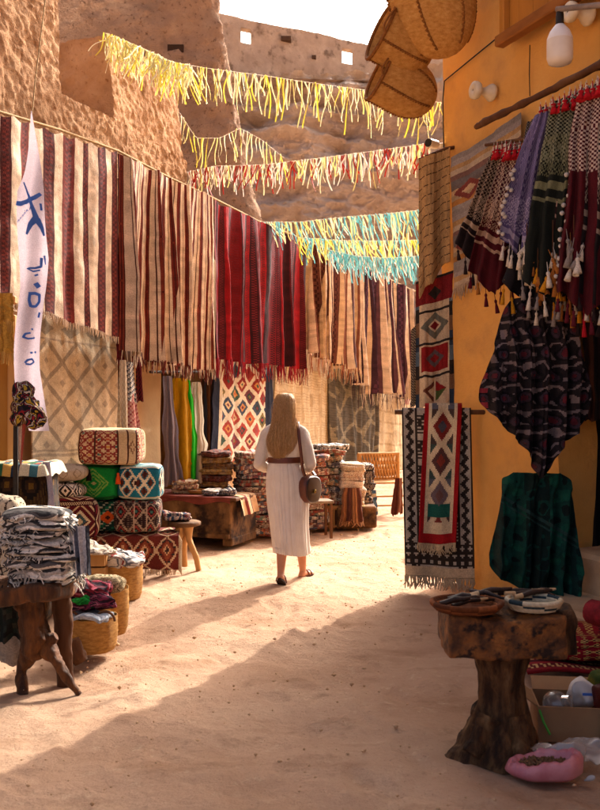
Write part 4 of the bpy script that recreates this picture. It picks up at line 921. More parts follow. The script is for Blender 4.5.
# mustard shawl on a wooden upright at the left edge
root = thing('display_stand', 'orange-brown wooden display stand carrying a mustard shawl', 'stand', P(2, 470, 6.9)*[1, 1, 0])
MB().box(P(12, 400, 6.9)*[1, 1, 0]+[0, 0, 1.12], (.06, .06, 2.24), None, .008).obj('post', PALEWOOD, root, smooth=False)
MB().box(P(-40, 400, 6.9)*[1, 1, 0]+[0, 0, 1.12], (.06, .06, 2.24), None, .008).obj('post', PALEWOOD, root, smooth=False)
MB().box(P(-14, 300, 6.9), (.46, .07, .06), None, .008).obj('rail', PALEWOOD, root, smooth=False)
MB().box(P(-14, 400, 6.94)*[1, 1, 0]+[0, 0, 1.2], (.36, .02, 2.0)).obj('board', m_noise('orange_board', [(.3, '#8a5a20'), (.7, '#b5803a')], 3, stretch=(1, 1, .2)), root, smooth=False)
for k, (y0, y1) in enumerate(((293, 322), (322, 352))):
    o, p = drape('mustard_shawl', ('mustard fringed shawl draped over the stand rail', 'lower mustard fringed shawl hung on the wooden stand')[k], 'shawl', P(-12, y0, 6.80-.02*k), P(-12, y1, 6.78-.02*k), .38, .40, .0, wear(stripes([(1, '#c0903c'), (.4, '#a87a30')]*5), .2), nf=5, fold=.02, seed=75+k)
    fm = MB()
    for j in range(40): q = p[-1, j]; fm.tube([q, q+[random.gauss(0, .006), 0, -.09]], [.005, .003], 4, C('#b98f4a'), False)
    fm.obj('fringe', CLOTH, o, kind='stuff')
# ---------------------------------------------------------------- flag
FY = 6.05
def fp(px, py, lift=0.): return P(px, py, FY)+np.array([0, .035*sin(py*.05)+.03*sin(px*.22+py*.02)-lift, 0])
cpole = P(15.5, 500, FY)*[1, 1, 0]
root = thing('flag', 'tall narrow white flag with blue lettering on a dark pole', 'flag', cpole)
MB().tube([cpole, P(15.5, 440, FY+.05), P(16, 380, FY+.06)], [.02, .018, .014], 8).obj('pole', DARK, root)
MB().tube([P(32, 113, FY), P(35, 80, FY), P(40, 40, FY), P(45, 0, FY), P(47, -30, FY)], .005, 5).obj('cord', ROPE, root)
Lx = np.interp; ys = np.linspace(112, 431, 110)
lft = Lx(ys, [112, 140, 170, 190, 240, 290, 370, 400, 431], [31.4, 27, 22, 16, 17.5, 19, 16, 15, 27]); rgt = Lx(ys, [112, 150, 190, 235, 258, 300, 370, 400, 431], [32.6, 38, 43, 46, 48, 42.5, 41, 44, 48])
Pf = np.array([[fp(l+(r_-l)*t, y) for t in np.linspace(0, 1, 15)] for y, l, r_ in zip(ys, lft, rgt)])
MB().grid(Pf, C('#c2b2ba')).obj('cloth', SHEER, root)
BL = m_plain('blue_print', '#3a66b8', .7)
def stroke(pts, wd, closed=False):
    pts = np.array(pts, float); k = np.linspace(0, 1, len(pts)); t = np.linspace(0, 1, max(2, len(pts)*5))
    q = np.stack([np.interp(t, k, pts[:, i]) for i in (0, 1)], -1); wv = np.interp(t, k, np.broadcast_to(wd, (len(pts),)))
    d = np.gradient(q, axis=0); d /= np.linalg.norm(d, axis=1)[:, None]+1e-9; nn = np.stack([-d[:, 1], d[:, 0]], -1)*wv[:, None]/2
    Lp = np.array([[fp(*(a+b*s), .006) for s in (-1, -.33, .33, 1)] for a, b in zip(q, nn)]); MB().grid(Lp).obj('blue_mark', BL, root)
stroke([(16, 203), (22, 204), (29, 203.5), (36, 199), (41, 194)], [4.5, 5.5, 5, 4, 3.2])
stroke([(22, 181), (27, 190), (31, 198), (34, 207), (38, 220), (42, 226)], [1.5, 1.8, 2.4, 3, 5, 3])
stroke([(38, 219), (33, 226), (29, 236)], [6, 4.5, 2]); stroke([(38, 220), (42, 228), (44, 236)], [6, 4, 2]); stroke([(41, 204), (42, 211)], [2, 2])
for k, (x, y) in enumerate(((18.5, 221.5), (21, 219.5), (24, 217.5), (26.5, 215.5), (29, 213), (32.5, 210.5))):
    stroke([(x, y+1.4), (x+.4, y-1), (x+1.4, y-1), (x+1.8, y+.6)] if k != 5 else [(x, y+1.5), (x+.6, y-3)], .75)
    if k == 3: stroke([(x+.6, y-3), (x+1.2, y-3.1)], .9)
stroke([(27, 269), (30, 268), (34, 267.5), (39, 265.5), (40, 257)], [1.2, 2, 2, 2.5, 3]); stroke([(28, 269), (32, 271), (38, 269)], [1, 1.6, 1.4]); stroke([(43, 255), (44, 264)], [2.5, 1.2]); stroke([(33, 275), (36, 273.5)], 1.8)
stroke([(33.5, 282.2), (36.5, 286.5)], [4.6, 4.6])
stroke([(28, 293.5), (33, 292.5), (37, 294), (37.2, 301), (34, 306), (30, 306), (28.5, 300), (29, 294)], [3.2, 3, 3, 2.6, 2.6, 2.8, 2.4, 2.4])
stroke([(38.4, 312), (37.6, 317.5)], 2.4)
stroke([(31, 333), (27, 334), (25, 337.5), (29, 339), (35, 338)], [1.6, 2, 2, 1.8, 1.6]); stroke([(31.5, 329.5), (33, 329)], 2)
stroke([(30.5, 353), (33, 352.6)], 2); stroke([(35, 352), (37, 353)], 2); stroke([(25.5, 363), (28, 360), (32, 359), (34, 362), (30, 364.5), (26, 364)], [1.8, 2, 2, 1.8, 1.8, 2])
pc = ('#1a1418', '#2a2030', '#8a1c26', '#17131a', '#c8b8a8', '#241a22', '#b8942a', '#1a1418')
mbs = MB()
GF = 'dark patterned scarves knotted on the flag pole'
for k, (px, py, w_, h_) in enumerate(((22, 392, .12, .16), (26, 406, .18, .12), (36, 418, .13, .14), (17, 416, .07, .12))):
    heap('knotted_scarf', 'black and red patterned scarf knotted round the flag pole', P(px, py, FY-.04), (w_, .1, h_), pc, 90+k, 'scarf', .035, group=GF, nu=26)
drape('thin_scarf', 'pale ragged net scarf end hanging on the dark flag pole', 'scarf', P(22, 424, FY-.02), P(20, 465, FY-.02), .05, .02, .0, stripes([(1, '#c8a890'), (1, '#a84a3a')]), nu=12, nv=24, nf=1, fold=.01, seed=95)
# ================================================================== THE WALKING WOMAN
SKIN = m_noise('skin', [(.3, '#b97a58'), (.7, '#cf9672')], 6, 4, .55, ((60, .15, .003),))
def ellip(mb, c, r, n=18, m=12):
    th = np.linspace(0, 2*pi, n, endpoint=False); ph = np.linspace(.001, pi-.001, m); T, Ph = np.meshgrid(th, ph)
    mb.grid(np.stack([c[0]+r[0]*np.sin(Ph)*np.cos(T), c[1]+r[1]*np.sin(Ph)*np.sin(T), c[2]+r[2]*np.cos(Ph)], -1), None, True)
def limb(mb, pts, r, n=14, ell=1.0):
    pts = np.asarray(pts, float); k = np.linspace(0, 1, len(pts)); t = np.linspace(0, 1, len(pts)*5)
    q = np.stack([np.interp(t, k, pts[:, i]) for i in range(3)], -1); rr = np.interp(t, k, r)
    for _ in range(3): q[1:-1] = (q[:-2]+2*q[1:-1]+q[2:])/4; rr[1:-1] = (rr[:-2]+2*rr[1:-1]+rr[2:])/4
    mb.tube(q, rr, n, ell=ell); ellip(mb, q[0], (rr[0],)*3, 12, 8); ellip(mb, q[-1], (rr[-1],)*3, 12, 8)
def rings(levels, n=48, pleat=None):
    """levels: (x, y, z, rx, ry)"""
    L = np.array(levels, float); t = np.linspace(0, 1, (len(L)-1)*8+1); k = np.linspace(0, 1, len(L))
    q = np.stack([np.interp(t, k, L[:, i]) for i in range(5)], -1)
    for _ in range(3): q[1:-1, [0, 1, 3, 4]] = (q[:-2, [0, 1, 3, 4]]+2*q[1:-1, [0, 1, 3, 4]]+q[2:, [0, 1, 3, 4]])/4
    th = np.linspace(0, 2*pi, n, endpoint=False); s = np.ones((len(q), n)) if pleat is None else 1+pleat(th[None, :], t[:, None])
    return np.stack([q[:, 0:1]+q[:, 3:4]*np.cos(th)*s, q[:, 1:2]+q[:, 4:5]*np.sin(th)*s, np.repeat(q[:, 2:3], n, 1)], -1)
def remesh(o, vox, it=6):
    md = o.modifiers.new('remesh', 'REMESH'); md.mode = 'VOXEL'; md.voxel_size = vox; md.use_smooth_shade = True
    sm = o.modifiers.new('smooth', 'SMOOTH'); sm.iterations = it; sm.factor = .5
WX, WY = -.09, 7.86
woman = thing('person', 'person in cream blouse and long pleated skirt walking away down the lane', 'person', (WX, WY, 0))
mb = MB()
ellip(mb, (-.098, WY+.02, 1.535), (.074, .092, .112)); ellip(mb, (-.098, WY+.085, 1.49), (.05, .045, .06))       # skull, jaw
limb(mb, [(-.098, WY+.10, 1.535), (-.098, WY+.128, 1.515)], [.012, .014], 8)                                   # nose
for s in (-1, 1): ellip(mb, (-.098+s*.076, WY+.03, 1.525), (.012, .022, .032), 10, 8)
limb(mb, [(-.10, WY, 1.46), (-.10, WY-.01, 1.36)], [.052, .056])
mb.grid(rings([(-.10, WY, 1.40, .06, .05), (-.10, WY, 1.34, .15, .085), (-.10, WY, 1.22, .15, .10), (-.10, WY, 1.07, .115, .085), (-.085, WY, .92, .16, .11), (-.08, WY, .82, .165, .12), (-.08, WY, .76, .12, .10)], 28), None, True)
EL, ER = (-.322, WY-.03, 1.04), (.128, WY-.03, 1.03); WL, WR = (-.235, WY+.19, .985), (.075, WY+.20, .965)
limb(mb, [(-.24, WY, 1.32), (-.29, WY-.02, 1.18), EL], [.05, .044, .036]); limb(mb, [EL, (-.29, WY+.09, 1.01), WL], [.036, .034, .025])
limb(mb, [(.04, WY, 1.32), (.095, WY-.02, 1.18), ER], [.05, .044, .036]); limb(mb, [ER, (.115, WY+.09, 1.0), WR], [.036, .034, .025])
for W_, s in ((np.array(WL), 1), (np.array(WR), -1)):                                                           # hands with five curled fingers
    limb(mb, [W_, W_+[s*.04, .035, -.005], W_+[s*.065, .055, -.01]], [.024, .032, .030], 10, .6)
    for j, (dz, ln) in enumerate(((.028, .07), (.010, .08), (-.008, .075), (-.026, .058))):
        b = W_+np.array([s*.065, .06, dz-.01]); limb(mb, [b, b+[s*ln*.45, .03, -.002], b+[s*ln*.75, .015, -.012], b+[s*ln*.85, -.012, -.018]], [.0095, .009, .008, .0075], 8)
    b = W_+np.array([s*.02, .045, .025]); limb(mb, [b, b+[s*.02, .035, .022], b+[s*.045, .045, .018]], [.011, .010, .008], 8)
LA, RA = np.array((-.128, 7.655, .125)), np.array((.060, 8.06, .075))
limb(mb, [(-.155, WY, .82), (-.118, WY+.01, .48), (-.120, 7.775, .32), (-.124, 7.715, .23), LA], [.085, .055, .051, .042, .031]); limb(mb, [(.0, WY+.01, .82), (.022, WY+.14, .48), (.042, 8.04, .30), (.052, 8.04, .2), RA], [.085, .055, .051, .042, .031])
TL = .42; FD = [np.array((.10*cos(TL), .995*cos(TL), -sin(TL))), np.array((.5, .866, 0))]; UPV = [np.array((.10*sin(TL), .995*sin(TL), cos(TL))), np.array((0, 0, 1.))]
for A_, d, uv in ((LA, FD[0], UPV[0]), (RA, FD[1], UPV[1])):
    limb(mb, [A_-d*.025-uv*.045, A_+d*.05-uv*.035, A_+d*.12-uv*.05, A_+d*.165-uv*.054], [.030, .036, .034, .022], 12, .75)
    limb(mb, [A_, A_-d*.015-uv*.04], [.031, .03], 12)
body = mb.obj('body', SKIN, woman); remesh(body, .0085, 3)
# blouse
BLOUSE = m_noise('blouse', [(.3, '#e4d8c8'), (.7, '#f0e7da')], 8, 4, .85, ((40, .2, .004), (9, .9, .04)), spec=.2, trans=.25)
mb = MB()
Ar = rings([(-.10, WY, 1.415, .062, .058), (-.10, WY, 1.365, .135, .085), (-.10, WY, 1.30, .168, .105), (-.10, WY-.005, 1.2, .168, .118), (-.10, WY-.005, 1.12, .150, .112), (-.10, WY, 1.07, .136, .102), (-.10, WY, 1.05, .135, .10)], 40,
           lambda th, t: .02*np.sin(th*9+t*5)*t+.012*np.sin(th*5+t*14)); mb.grid(Ar, None, True)
mb.add(np.concatenate([Ar[-1], Ar[-1].mean(0)[None]]), [[j, (j+1) % 40, 40] for j in range(40)]); mb.add(np.concatenate([Ar[0], Ar[0].mean(0)[None]]), [[(j+1) % 40, j, 40] for j in range(40)])
limb(mb, [(-.18, WY, 1.34), (-.25, WY-.0, 1.30), (-.295, WY-.02, 1.16), EL], [.062, .062, .056, .052]); limb(mb, [EL, (-.28, WY+.08, 1.0), (-.245, WY+.16, .985)], [.052, .05, .034])
limb(mb, [(-.02, WY, 1.34), (.055, WY-.0, 1.30), (.10, WY-.02, 1.16), ER], [.062, .062, .056, .052]); limb(mb, [ER, (.105, WY+.08, .99), (.08, WY+.16, .97)], [.052, .05, .034])
V0 = [v+.006*np.stack([fbm(v*16, 3, 5), fbm(v*16, 3, 6), 0*v[:, 0]], -1) for v in mb.V]; mb.V = V0
bl = mb.obj('blouse', BLOUSE, woman); remesh(bl, .009, 3)
# pleated skirt
def pleat(th, t):
    w = .35+.65*t; return (.024*np.sin(th*26+3.5*np.sin(th*3)+1.5*np.sin(th*5+t*3))*w+.012*np.sin(th*47+t*4)*w+.02*np.sin(th*4+t*7)*t*(1-t)+.02*np.sin(th*7+1.2)*t**1.5+.02*np.sin(th*3+t*2)*t)
Ps = rings([(-.10, WY, 1.085, .134, .10), (-.10, WY, 1.04, .142, .108), (-.09, WY, .95, .170, .128), (-.082, WY, .85, .184, .138), (-.075, WY, .7, .183, .142), (-.062, WY-.005, .5, .168, .17), (-.048, WY-.01, .34, .162, .19), (-.040, WY-.01, .265, .163, .198)], 300, pleat)
Ps[-6:, :, 2] += .01*np.sin(np.linspace(0, 4*pi, 300))
SKIRT = m_noise('skirt', [(.3, '#e6dbcc'), (.7, '#f2eade')], 8, 4, .8, ((90, .15, .003),), spec=.25, trans=.25)
sk = MB().grid(Ps, None, True).obj('skirt', SKIRT, woman); sk.modifiers.new('thickness', 'SOLIDIFY').thickness = .003
LEATHER = m_noise('brown_leather', [(.3, '#4a1f10'), (.7, '#6e3418')], 14, 6, .45, ((50, .25, .004),), spec=.5)
Pb = rings([(-.10, WY, 1.098, .143, .110), (-.10, WY, 1.096, .150, .117), (-.10, WY, 1.05, .153, .120), (-.10, WY, 1.047, .146, .113)], 60); MB().grid(Pb, None, True).obj('belt', LEATHER, woman)
# hair: a smooth core plus loose strands
HL = [(-.098, WY+.005, 1.655, .02, .03), (-.098, WY+.0, 1.645, .05, .062), (-.098, WY-.005, 1.60, .076, .092), (-.098, WY-.010, 1.54, .084, .103), (-.099, WY-.025, 1.46, .088, .096), (-.104, WY-.045, 1.38, .098, .086), (-.114, WY-.070, 1.29, .110, .066), (-.126, WY-.085, 1.21, .104, .052), (-.134, WY-.09, 1.15, .082, .040), (-.138, WY-.09, 1.105, .052, .025), (-.138, WY-.09, 1.08, .022, .012)]
HAIR = m_noise('hair', [(.25, '#a87840'), (.5, '#dcb074'), (.75, '#f6deb4')], 46, 3, .4, ((60, .3, .003),), stretch=(6, 6, .10), spec=.45, trans=.3)
Hr = rings(HL, 90, lambda th, t: .035*np.sin(th*7+3*np.sin(t*2.6)+1.5*np.sin(t*7))*t+.012*np.sin(th*23+t*9))
hair = MB().grid(Hr, None, True).obj('hair', HAIR, woman)
mb = MB(); r = np.random.default_rng(3); nl = len(Hr)
for k in range(1500):
    th = r.uniform(pi, 2*pi) if k % 5 else r.uniform(0, 2*pi); j = th/(2*pi)*90; end = int(nl*r.uniform(.82, 1.0)); i0 = 4+int(r.random()*8)
    ii = np.linspace(i0, end-1, 16); dr = r.normal(0, 2.2); wob = r.normal(0, .008, 2); ph_ = r.random()*6; pts = []
    for q, i in enumerate(ii):
        a = Hr[int(i), int(j+dr*q/16) % 90]; c0 = Hr[int(i)].mean(0); f = 1.005+abs(r.normal(0, .035))+.025*(q/16)*sin(ph_+q*.5)+(.30*(q/16)**2.5*(k % 6 == 0))
        pts.append(c0+(a-c0)*f+np.array([wob[0]*sin(q*.6+ph_), wob[1], 0]))
    mb.tube(pts, np.concatenate([[.0006], np.full(11, .0016), [.0014, .0012, .0009, .0004]]), 3, None, False)
mb.obj('hair_strands', HAIR, hair, kind='stuff')
# sandals
for A_, d, uv in ((LA, FD[0], UPV[0]), (RA, FD[1], UPV[1])):
    nrm = np.cross(uv, d); t = np.linspace(0, 2*pi, 30, endpoint=False); cc_ = A_+d*.06-uv*.066
    prof = [(.13*cos(a), (.036+.008*cos(a))*sin(a)) for a in t]
    g0 = np.array([cc_+d*x+nrm*y for x, y in prof]); gg_ = np.array([g0-uv*.010, g0+uv*.004]); mb = MB().grid(gg_, None, True)
    for s_ in (0, 1): mb.add(np.concatenate([gg_[s_], gg_[s_].mean(0)[None]]), [[j, (j+1) % 30, 30] if s_ else [(j+1) % 30, j, 30] for j in range(30)])
    o = mb.obj('sandal', m_noise('sandal_sole', [(.3, '#2a1810'), (.7, '#3c241a')], 20), woman)
    a = np.linspace(0, pi, 14)
    for off_, hh, rr_ in ((.045, .062, .043), (.10, .05, .042)): MB().tube([A_-uv*.066+d*off_+nrm*rr_*cos(x)+uv*hh*sin(x) for x in a], .006, 6).obj('strap', LEATHER, o)
# shoulder bag
bc_ = np.array((.115, WY-.05, .835)); fx = np.array((.62, .78, 0)); fx /= np.linalg.norm(fx); fn_ = np.array((.78, -.62, 0)); fn_ /= np.linalg.norm(fn_)
root = thing('shoulder_bag', 'round brown leather shoulder bag hanging at the hip of the walking person', 'bag', bc_-[0, 0, .14])
DL = m_noise('dark_leather', [(.3, '#23100a'), (.7, '#341a10')], 14, 6, .28, ((50, .2, .004),), spec=.6)
t = np.linspace(0, 2*pi, 40, endpoint=False); ox = .105*np.sign(np.cos(t))*abs(np.cos(t))**.8; oz = np.where(np.sin(t) > 0, .10, .135)*np.sign(np.sin(t))*abs(np.sin(t))**.8
def slabshape(mb, sc, d0, d1, inset=.9):
    Rg = []
    for dd, s_ in ((d0, 0.0), (d0, inset), (d0+(d1-d0)*.15, 1.0), (d0+(d1-d0)*.85, 1.0), (d1, inset), (d1, 0.0)): Rg.append(bc_+np.outer(ox*sc*s_, fx)+np.outer(oz*sc*s_, [0, 0, 1])+fn_*dd)
    return mb.grid(np.array(Rg), None, True)
slabshape(MB(), 1.0, -.05, .045).obj('body', LEATHER, root)
slabshape(MB(), .97, .046, .058).obj('flap', DL, root)
MB().box(bc_+fn_*.064-[0, 0, .03], (.02, .02, .03), None, .004).obj('clasp', m_noise('brass', [(.3, '#8a6a2a'), (.7, '#b8924a')], 20, 3, .35, None, metal=1), root)
st_ = [bc_+fx*-.06+[0, 0, .10], (.055, WY-.115, 1.0), (.045, WY-.125, 1.12), (.03, WY-.118, 1.25), (.022, WY-.088, 1.345), (.015, WY-.02, 1.412), (.015, WY+.07, 1.36), (.03, WY+.125, 1.2), (.10, WY+.14, 1.02), bc_+fx*.08+[0, 0, .10]]
k = np.linspace(0, 1, len(st_)); tq = np.linspace(0, 1, 60); sp = np.stack([np.interp(tq, k, np.array(st_)[:, i]) for i in range(3)], -1)
for _ in range(3): sp[1:-1] = (sp[:-2]+2*sp[1:-1]+sp[2:])/4
wdir = np.array([1., 0, 0]); nb = np.gradient(sp, axis=0); nb /= np.linalg.norm(nb, axis=1)[:, None]; nn = np.cross(nb, wdir); nn /= np.linalg.norm(nn, axis=1)[:, None]
rg = np.stack([sp-wdir*.014-nn*.002, sp+wdir*.014-nn*.002, sp+wdir*.014+nn*.002, sp-wdir*.014+nn*.002], 1); MB().grid(rg, None, True).obj('strap', LEATHER, root)
woman.location.x -= .035; root.location.x -= .035
# ================================================================== THE YELLOW SHOP'S DISPLAY
def rp(px, py, off): return RF.px(px, py, off)
# ---- shutter, cable, insulators, bulb, camera
s0, hb = RF.sh(501, 47, .16); s1 = RF.s(650, .16); SH = SHOP
sh = MB().box(RF.pt((s0+s1)/2, .06, hb+.8), (s1-s0-.04, .03, 1.5), RR).obj('shutter', m_noise('ochre_wood', [(.2, '#8a551c'), (.6, '#b5782c'), (.85, '#c98e3e')], 3, 8, .7, ((20, .4, .01),), stretch=(1, 1, .15)), SH, smooth=False)
OW = sh.data.materials[0]; n_ = 9; w_ = (s1-s0)/n_
for k in range(n_): MB().box(RF.pt(s0+(k+.5)*w_, .10, hb+.82), (w_*.975, .04, 1.52), RR, .006).obj('plank', OW, sh, smooth=False)
MB().box(RF.pt((s0+s1)/2, .165, hb+.04), (s1-s0+.04, .09, .085), RR, .01).obj('beam', WOOD if 0 else m_noise('red_wood', [(.3, '#7a4a20'), (.7, '#a56a30')], 5, stretch=(.3, .3, 1)), sh, smooth=False)
MB().box(RF.pt(s0+.03, .15, hb+.82), (.06, .06, 1.5), RR, .008).obj('beam', OW, sh, smooth=False)
for k in range(5): MB().lathe([(0, .0), (.012, .0), (.012, -.012), (0, -.014)], 8, (0, 0, 0)).obj('bolt', DARK, sh).location = RF.pt(s0+.08+k*(s1-s0)/5, .217, hb+.05)-rootloc(SH)
cab = [rp(444, 150, .02), rp(443, 100, .02), rp(444.5, 81, .02), rp(470, 60, .02), rp(497, 38, .02), rp(520, 20, .02)]
MB().tube(cab, .006, 5).obj('cable', DARK, SH)
MB().tube([rp(530, 45, .02), rp(529.5, 75, .02), rp(530, 96, .02)], .004, 4).obj('cable', DARK, SH)
PORC = m_noise('porcelain', [(.3, '#c9b99a'), (.7, '#ddd0b4')], 12, 4, .4, None, spec=.5)
def spool(label, px, py, sc=1.):
    c = rp(px, py, .02); root = thing('insulator', label, 'insulator', c, 'porcelain insulators on the yellow wall')
    ax = np.array([RF.n[0], RF.n[1], 0]); prof = [(0, 0), (.055, .0), (.06, .015), (.052, .03), (.03, .06), (.024, .085), (.03, .105), (.055, .12), (.06, .135), (.058, .155), (.045, .165), (.012, .165), (.01, .15), (0, .15)]
    a = np.cross(ax, [0, 0, 1]); th = np.linspace(0, 2*pi, 22, endpoint=False)
    Pq = np.array([[c+ax*z*sc+(a*cos(t)+np.array([0, 0, 1])*sin(t))*r_*sc for t in th] for r_, z in prof]); MB().grid(Pq, None, True).obj('spool', PORC, root)
    MB().tube([c, c+ax*.158*sc], .008*sc, 6).obj('pin', DARK, root)
spool('spool-shaped porcelain insulator on the bare yellow wall above the scarves', 493, 93, 1.2)
spool('spool-shaped porcelain insulator behind the pipe by the light bulb', 590, 16, 1.2)
c = rp(560, 30, .75); root = thing('light_bulb', 'large white light bulb hanging from a pipe in front of the yellow wall', 'light bulb', c-[0, 0, .2])
u_ = np.linalg.norm(c)/900*1.0
BULB = m_noise('bulb_white', [(.3, '#cfc4b6'), (.7, '#ddd4c8')], 6, 3, .35, None, spec=.4)
MB().lathe([(0, .045), (.02, .04), (.032, .025), (.06, -.01), (.076, -.05), (.077, -.062)], 28, c, sx=1, sy=1).obj('collar', m_noise('bulb_plastic', [(.3, '#d8d4d2'), (.7, '#e6e2e0')], 6, 3, .35, None), root)
MB().lathe([(.0772, -.0625), (.078, -.10), (.078, -.17), (.068, -.20), (.04, -.212), (0, -.214)], 28, c).obj('globe', BULB, root)
MB().lathe([(0, .115), (.02, .115), (.024, .09), (.024, .045), (.028, .03), (0, .03)], 16, c).obj('socket', DARK, root)
tag(MB().tube([c+[-.02, 0, .125], rp(600, 5, .66), rp(640, 0, .6), rp(700, -20, .0)], .018, 8).obj('pipe', m_noise('grey_pipe', [(.3, '#6a5a50'), (.7, '#9a8a7c')], 12)), 'grey metal pipe that holds the light bulb out from the shop', 'pipe')
c = rp(436, 145, .06); root = thing('security_camera', 'small dark-lensed security camera at the corner of the yellow shop', 'camera', c-[0, 0, .05])
d_ = np.array([-.75, -.66, 0]); MB().tube([c+d_*.0, c+d_*.10], .042, 14).obj('body', PORC, root); MB().tube([c+d_*.098, c+d_*.112], .036, 14).obj('lens', DARK, root); MB().tube([c, c+[.06, .0, .0], c+[.08, 0, -.08]], .02, 8).obj('bracket', PORC, root)
# ---- big straw baskets hung at the corner
STRAW2 = m_noise('brown_straw', [(.2, '#a06a2e'), (.5, '#c68f48'), (.8, '#dcae66')], 22, 6, .8, ((70, 1.0, .01), (24, .5, .01)), stretch=(1, 1, 2.2))
def bag(label, b, o_, r, seed, flat=.6, tw=0.):
    b, o_ = np.array(b), np.array(o_); ax = o_-b; L = np.linalg.norm(ax); ax /= L
    root = thing('straw_basket', label, 'basket', b, 'big straw baskets hung at the shop corner')
    vw = np.array([0, 1., 0]); wd = np.cross(ax, vw); wd /= np.linalg.norm(wd); dp = np.cross(wd, ax)
    wd, dp = wd*cos(tw)+dp*sin(tw), dp*cos(tw)-wd*sin(tw)
    t = np.linspace(0, 1, 64); th = np.linspace(0, 2*pi, 72, endpoint=False)
    rr_ = r*np.clip(1-(1-np.clip(t/.62, 0, 1))**2.2, 0, 1)**.5*(1+.06*t); rr_[0] = .001
    Pq = np.array([[b+ax*(L*tt_)+(wd*cos(a)+dp*flat*sin(a))*(ra*(1+.035*sin(3*a+seed)+.022*((i+j) % 2))) for j, a in enumerate(th)] for i, (tt_, ra) in enumerate(zip(t, rr_))])
    inner = np.array([[p_+(Pq[j].mean(0)-p_)*.05+ax*(-.01) for p_ in Pq[j]] for j in (63, 48, 28, 12)])
    MB().grid(np.concatenate([Pq, inner]), None, True).obj('body', STRAW2, root)
    BRD = m_noise('braid', [(.3, '#6a3c14'), (.7, '#94602a')], 40, 3, .85)
    for jj in (0, 12, 24, 36, 48, 60):
        zz = Pq[6:, jj]+(Pq[6:, jj]-Pq[6:].mean(1))*.01; q = zz+np.outer(.006*np.sin(np.arange(len(zz))*2.1), wd); MB().tube(q, .009*(1+.4*np.sin(np.arange(len(zz))*2.1)), 6).obj('braid', BRD, root)
    q = np.concatenate([Pq[-1], Pq[-1][:1]]); MB().tube(q, .016, 6).obj('rim', BRD, root)
    m_ = Pq[-1][[48, 58]]; ar = np.linspace(0, 1, 14); q = np.array([m_[0]*(1-a)+m_[1]*a+ax*(.05*sin(pi*a))-np.array([0, .03, .05*sin(pi*a)]) for a in ar]); MB().tube(q, .008, 6).obj('handle', BRD, root)
bag('largest straw basket hanging mouth up at the top of the shop corner', P(448, 58, 7.35), P(424, -40, 7.2), .33, 1, .6)
bag('straw basket hanging between the largest and the lowest one', P(431, 60, 7.5), P(381, 30, 7.35), .23, 2, .75)
bag('lowest straw basket at the shop corner, above the garlands', P(434, 104, 7.65), P(380, 72, 7.5), .235, 3, .75)
# ---- pole over the scarves
pl = [rp(660, 35, .36), rp(600, 65, .36), rp(545, 93, .36), rp(485, 122, .36), rp(476, 127, .36)]
mb = MB(); gnarl(mb, pl, [.03, .03, .028, .024, .02], 9, 3, .2); tag(mb.obj('scarf_pole', WOOD), 'rough branch pole along the shop face that the scarves hang from', 'pole')
tag(MB().tube([rp(486, 145, .34), rp(545, 136, .38)], .014, 7).obj('short_rail', WOOD), 'short dark rail under the branch pole carrying checked scarves', 'rail')
def tassel_mesh(col, nm='tassel', s=1.):
    return MB().lathe([(.002, .05*s), (.003, .0), (.010*s, -.004*s), (.012*s, -.014*s), (.007*s, -.024*s), (.014*s, -.05*s), (.019*s, -.085*s), (.012*s, -.083*s), (0, -.075*s)], 9, (0, 0, 0), C(col)).obj(nm, CLOTH, loc=(0, 0, 0))
TAS = {k: tassel_mesh(c_) for k, c_ in (('red', '#b01420'), ('white', '#d8ccb8'), ('tan', '#a8692c'), ('gold', '#c98a1c'), ('dark', '#2a1c1c'), ('maroon', '#5a1420'), ('grey', '#8a8078'))}
POM = MB().lathe([(.001, .012), (.009, .008), (.013, 0), (.009, -.008), (.001, -.012)], 8, (0, 0, 0), C('#cfc6ba')).obj('pompom', CLOTH, loc=(0, 0, 0))
def kef(base, dot, n=16, m=34, border=.7, bcol=None, zig=None):
    n, m = n*1.35, m*1.3
    def f(U, V):
        o = solid(U, base); ck = ((np.floor(U*n*2)+np.floor(V*m*2)) % 2 == 0); o = lay(o, ck & (V < border), dot)
        if bcol: o = lay(o, (V > border), bcol)
        if zig:
            w = ((V*60+np.abs(((U*14) % 1)-.5)*2) % 1) < .45; o = lay(o, w & (V > border-.14) & (V < border+.08), zig); o = lay(o, (abs(V-border-.13) < .02) | (abs(V-border-.2) < .008), zig)
        return o
    return f
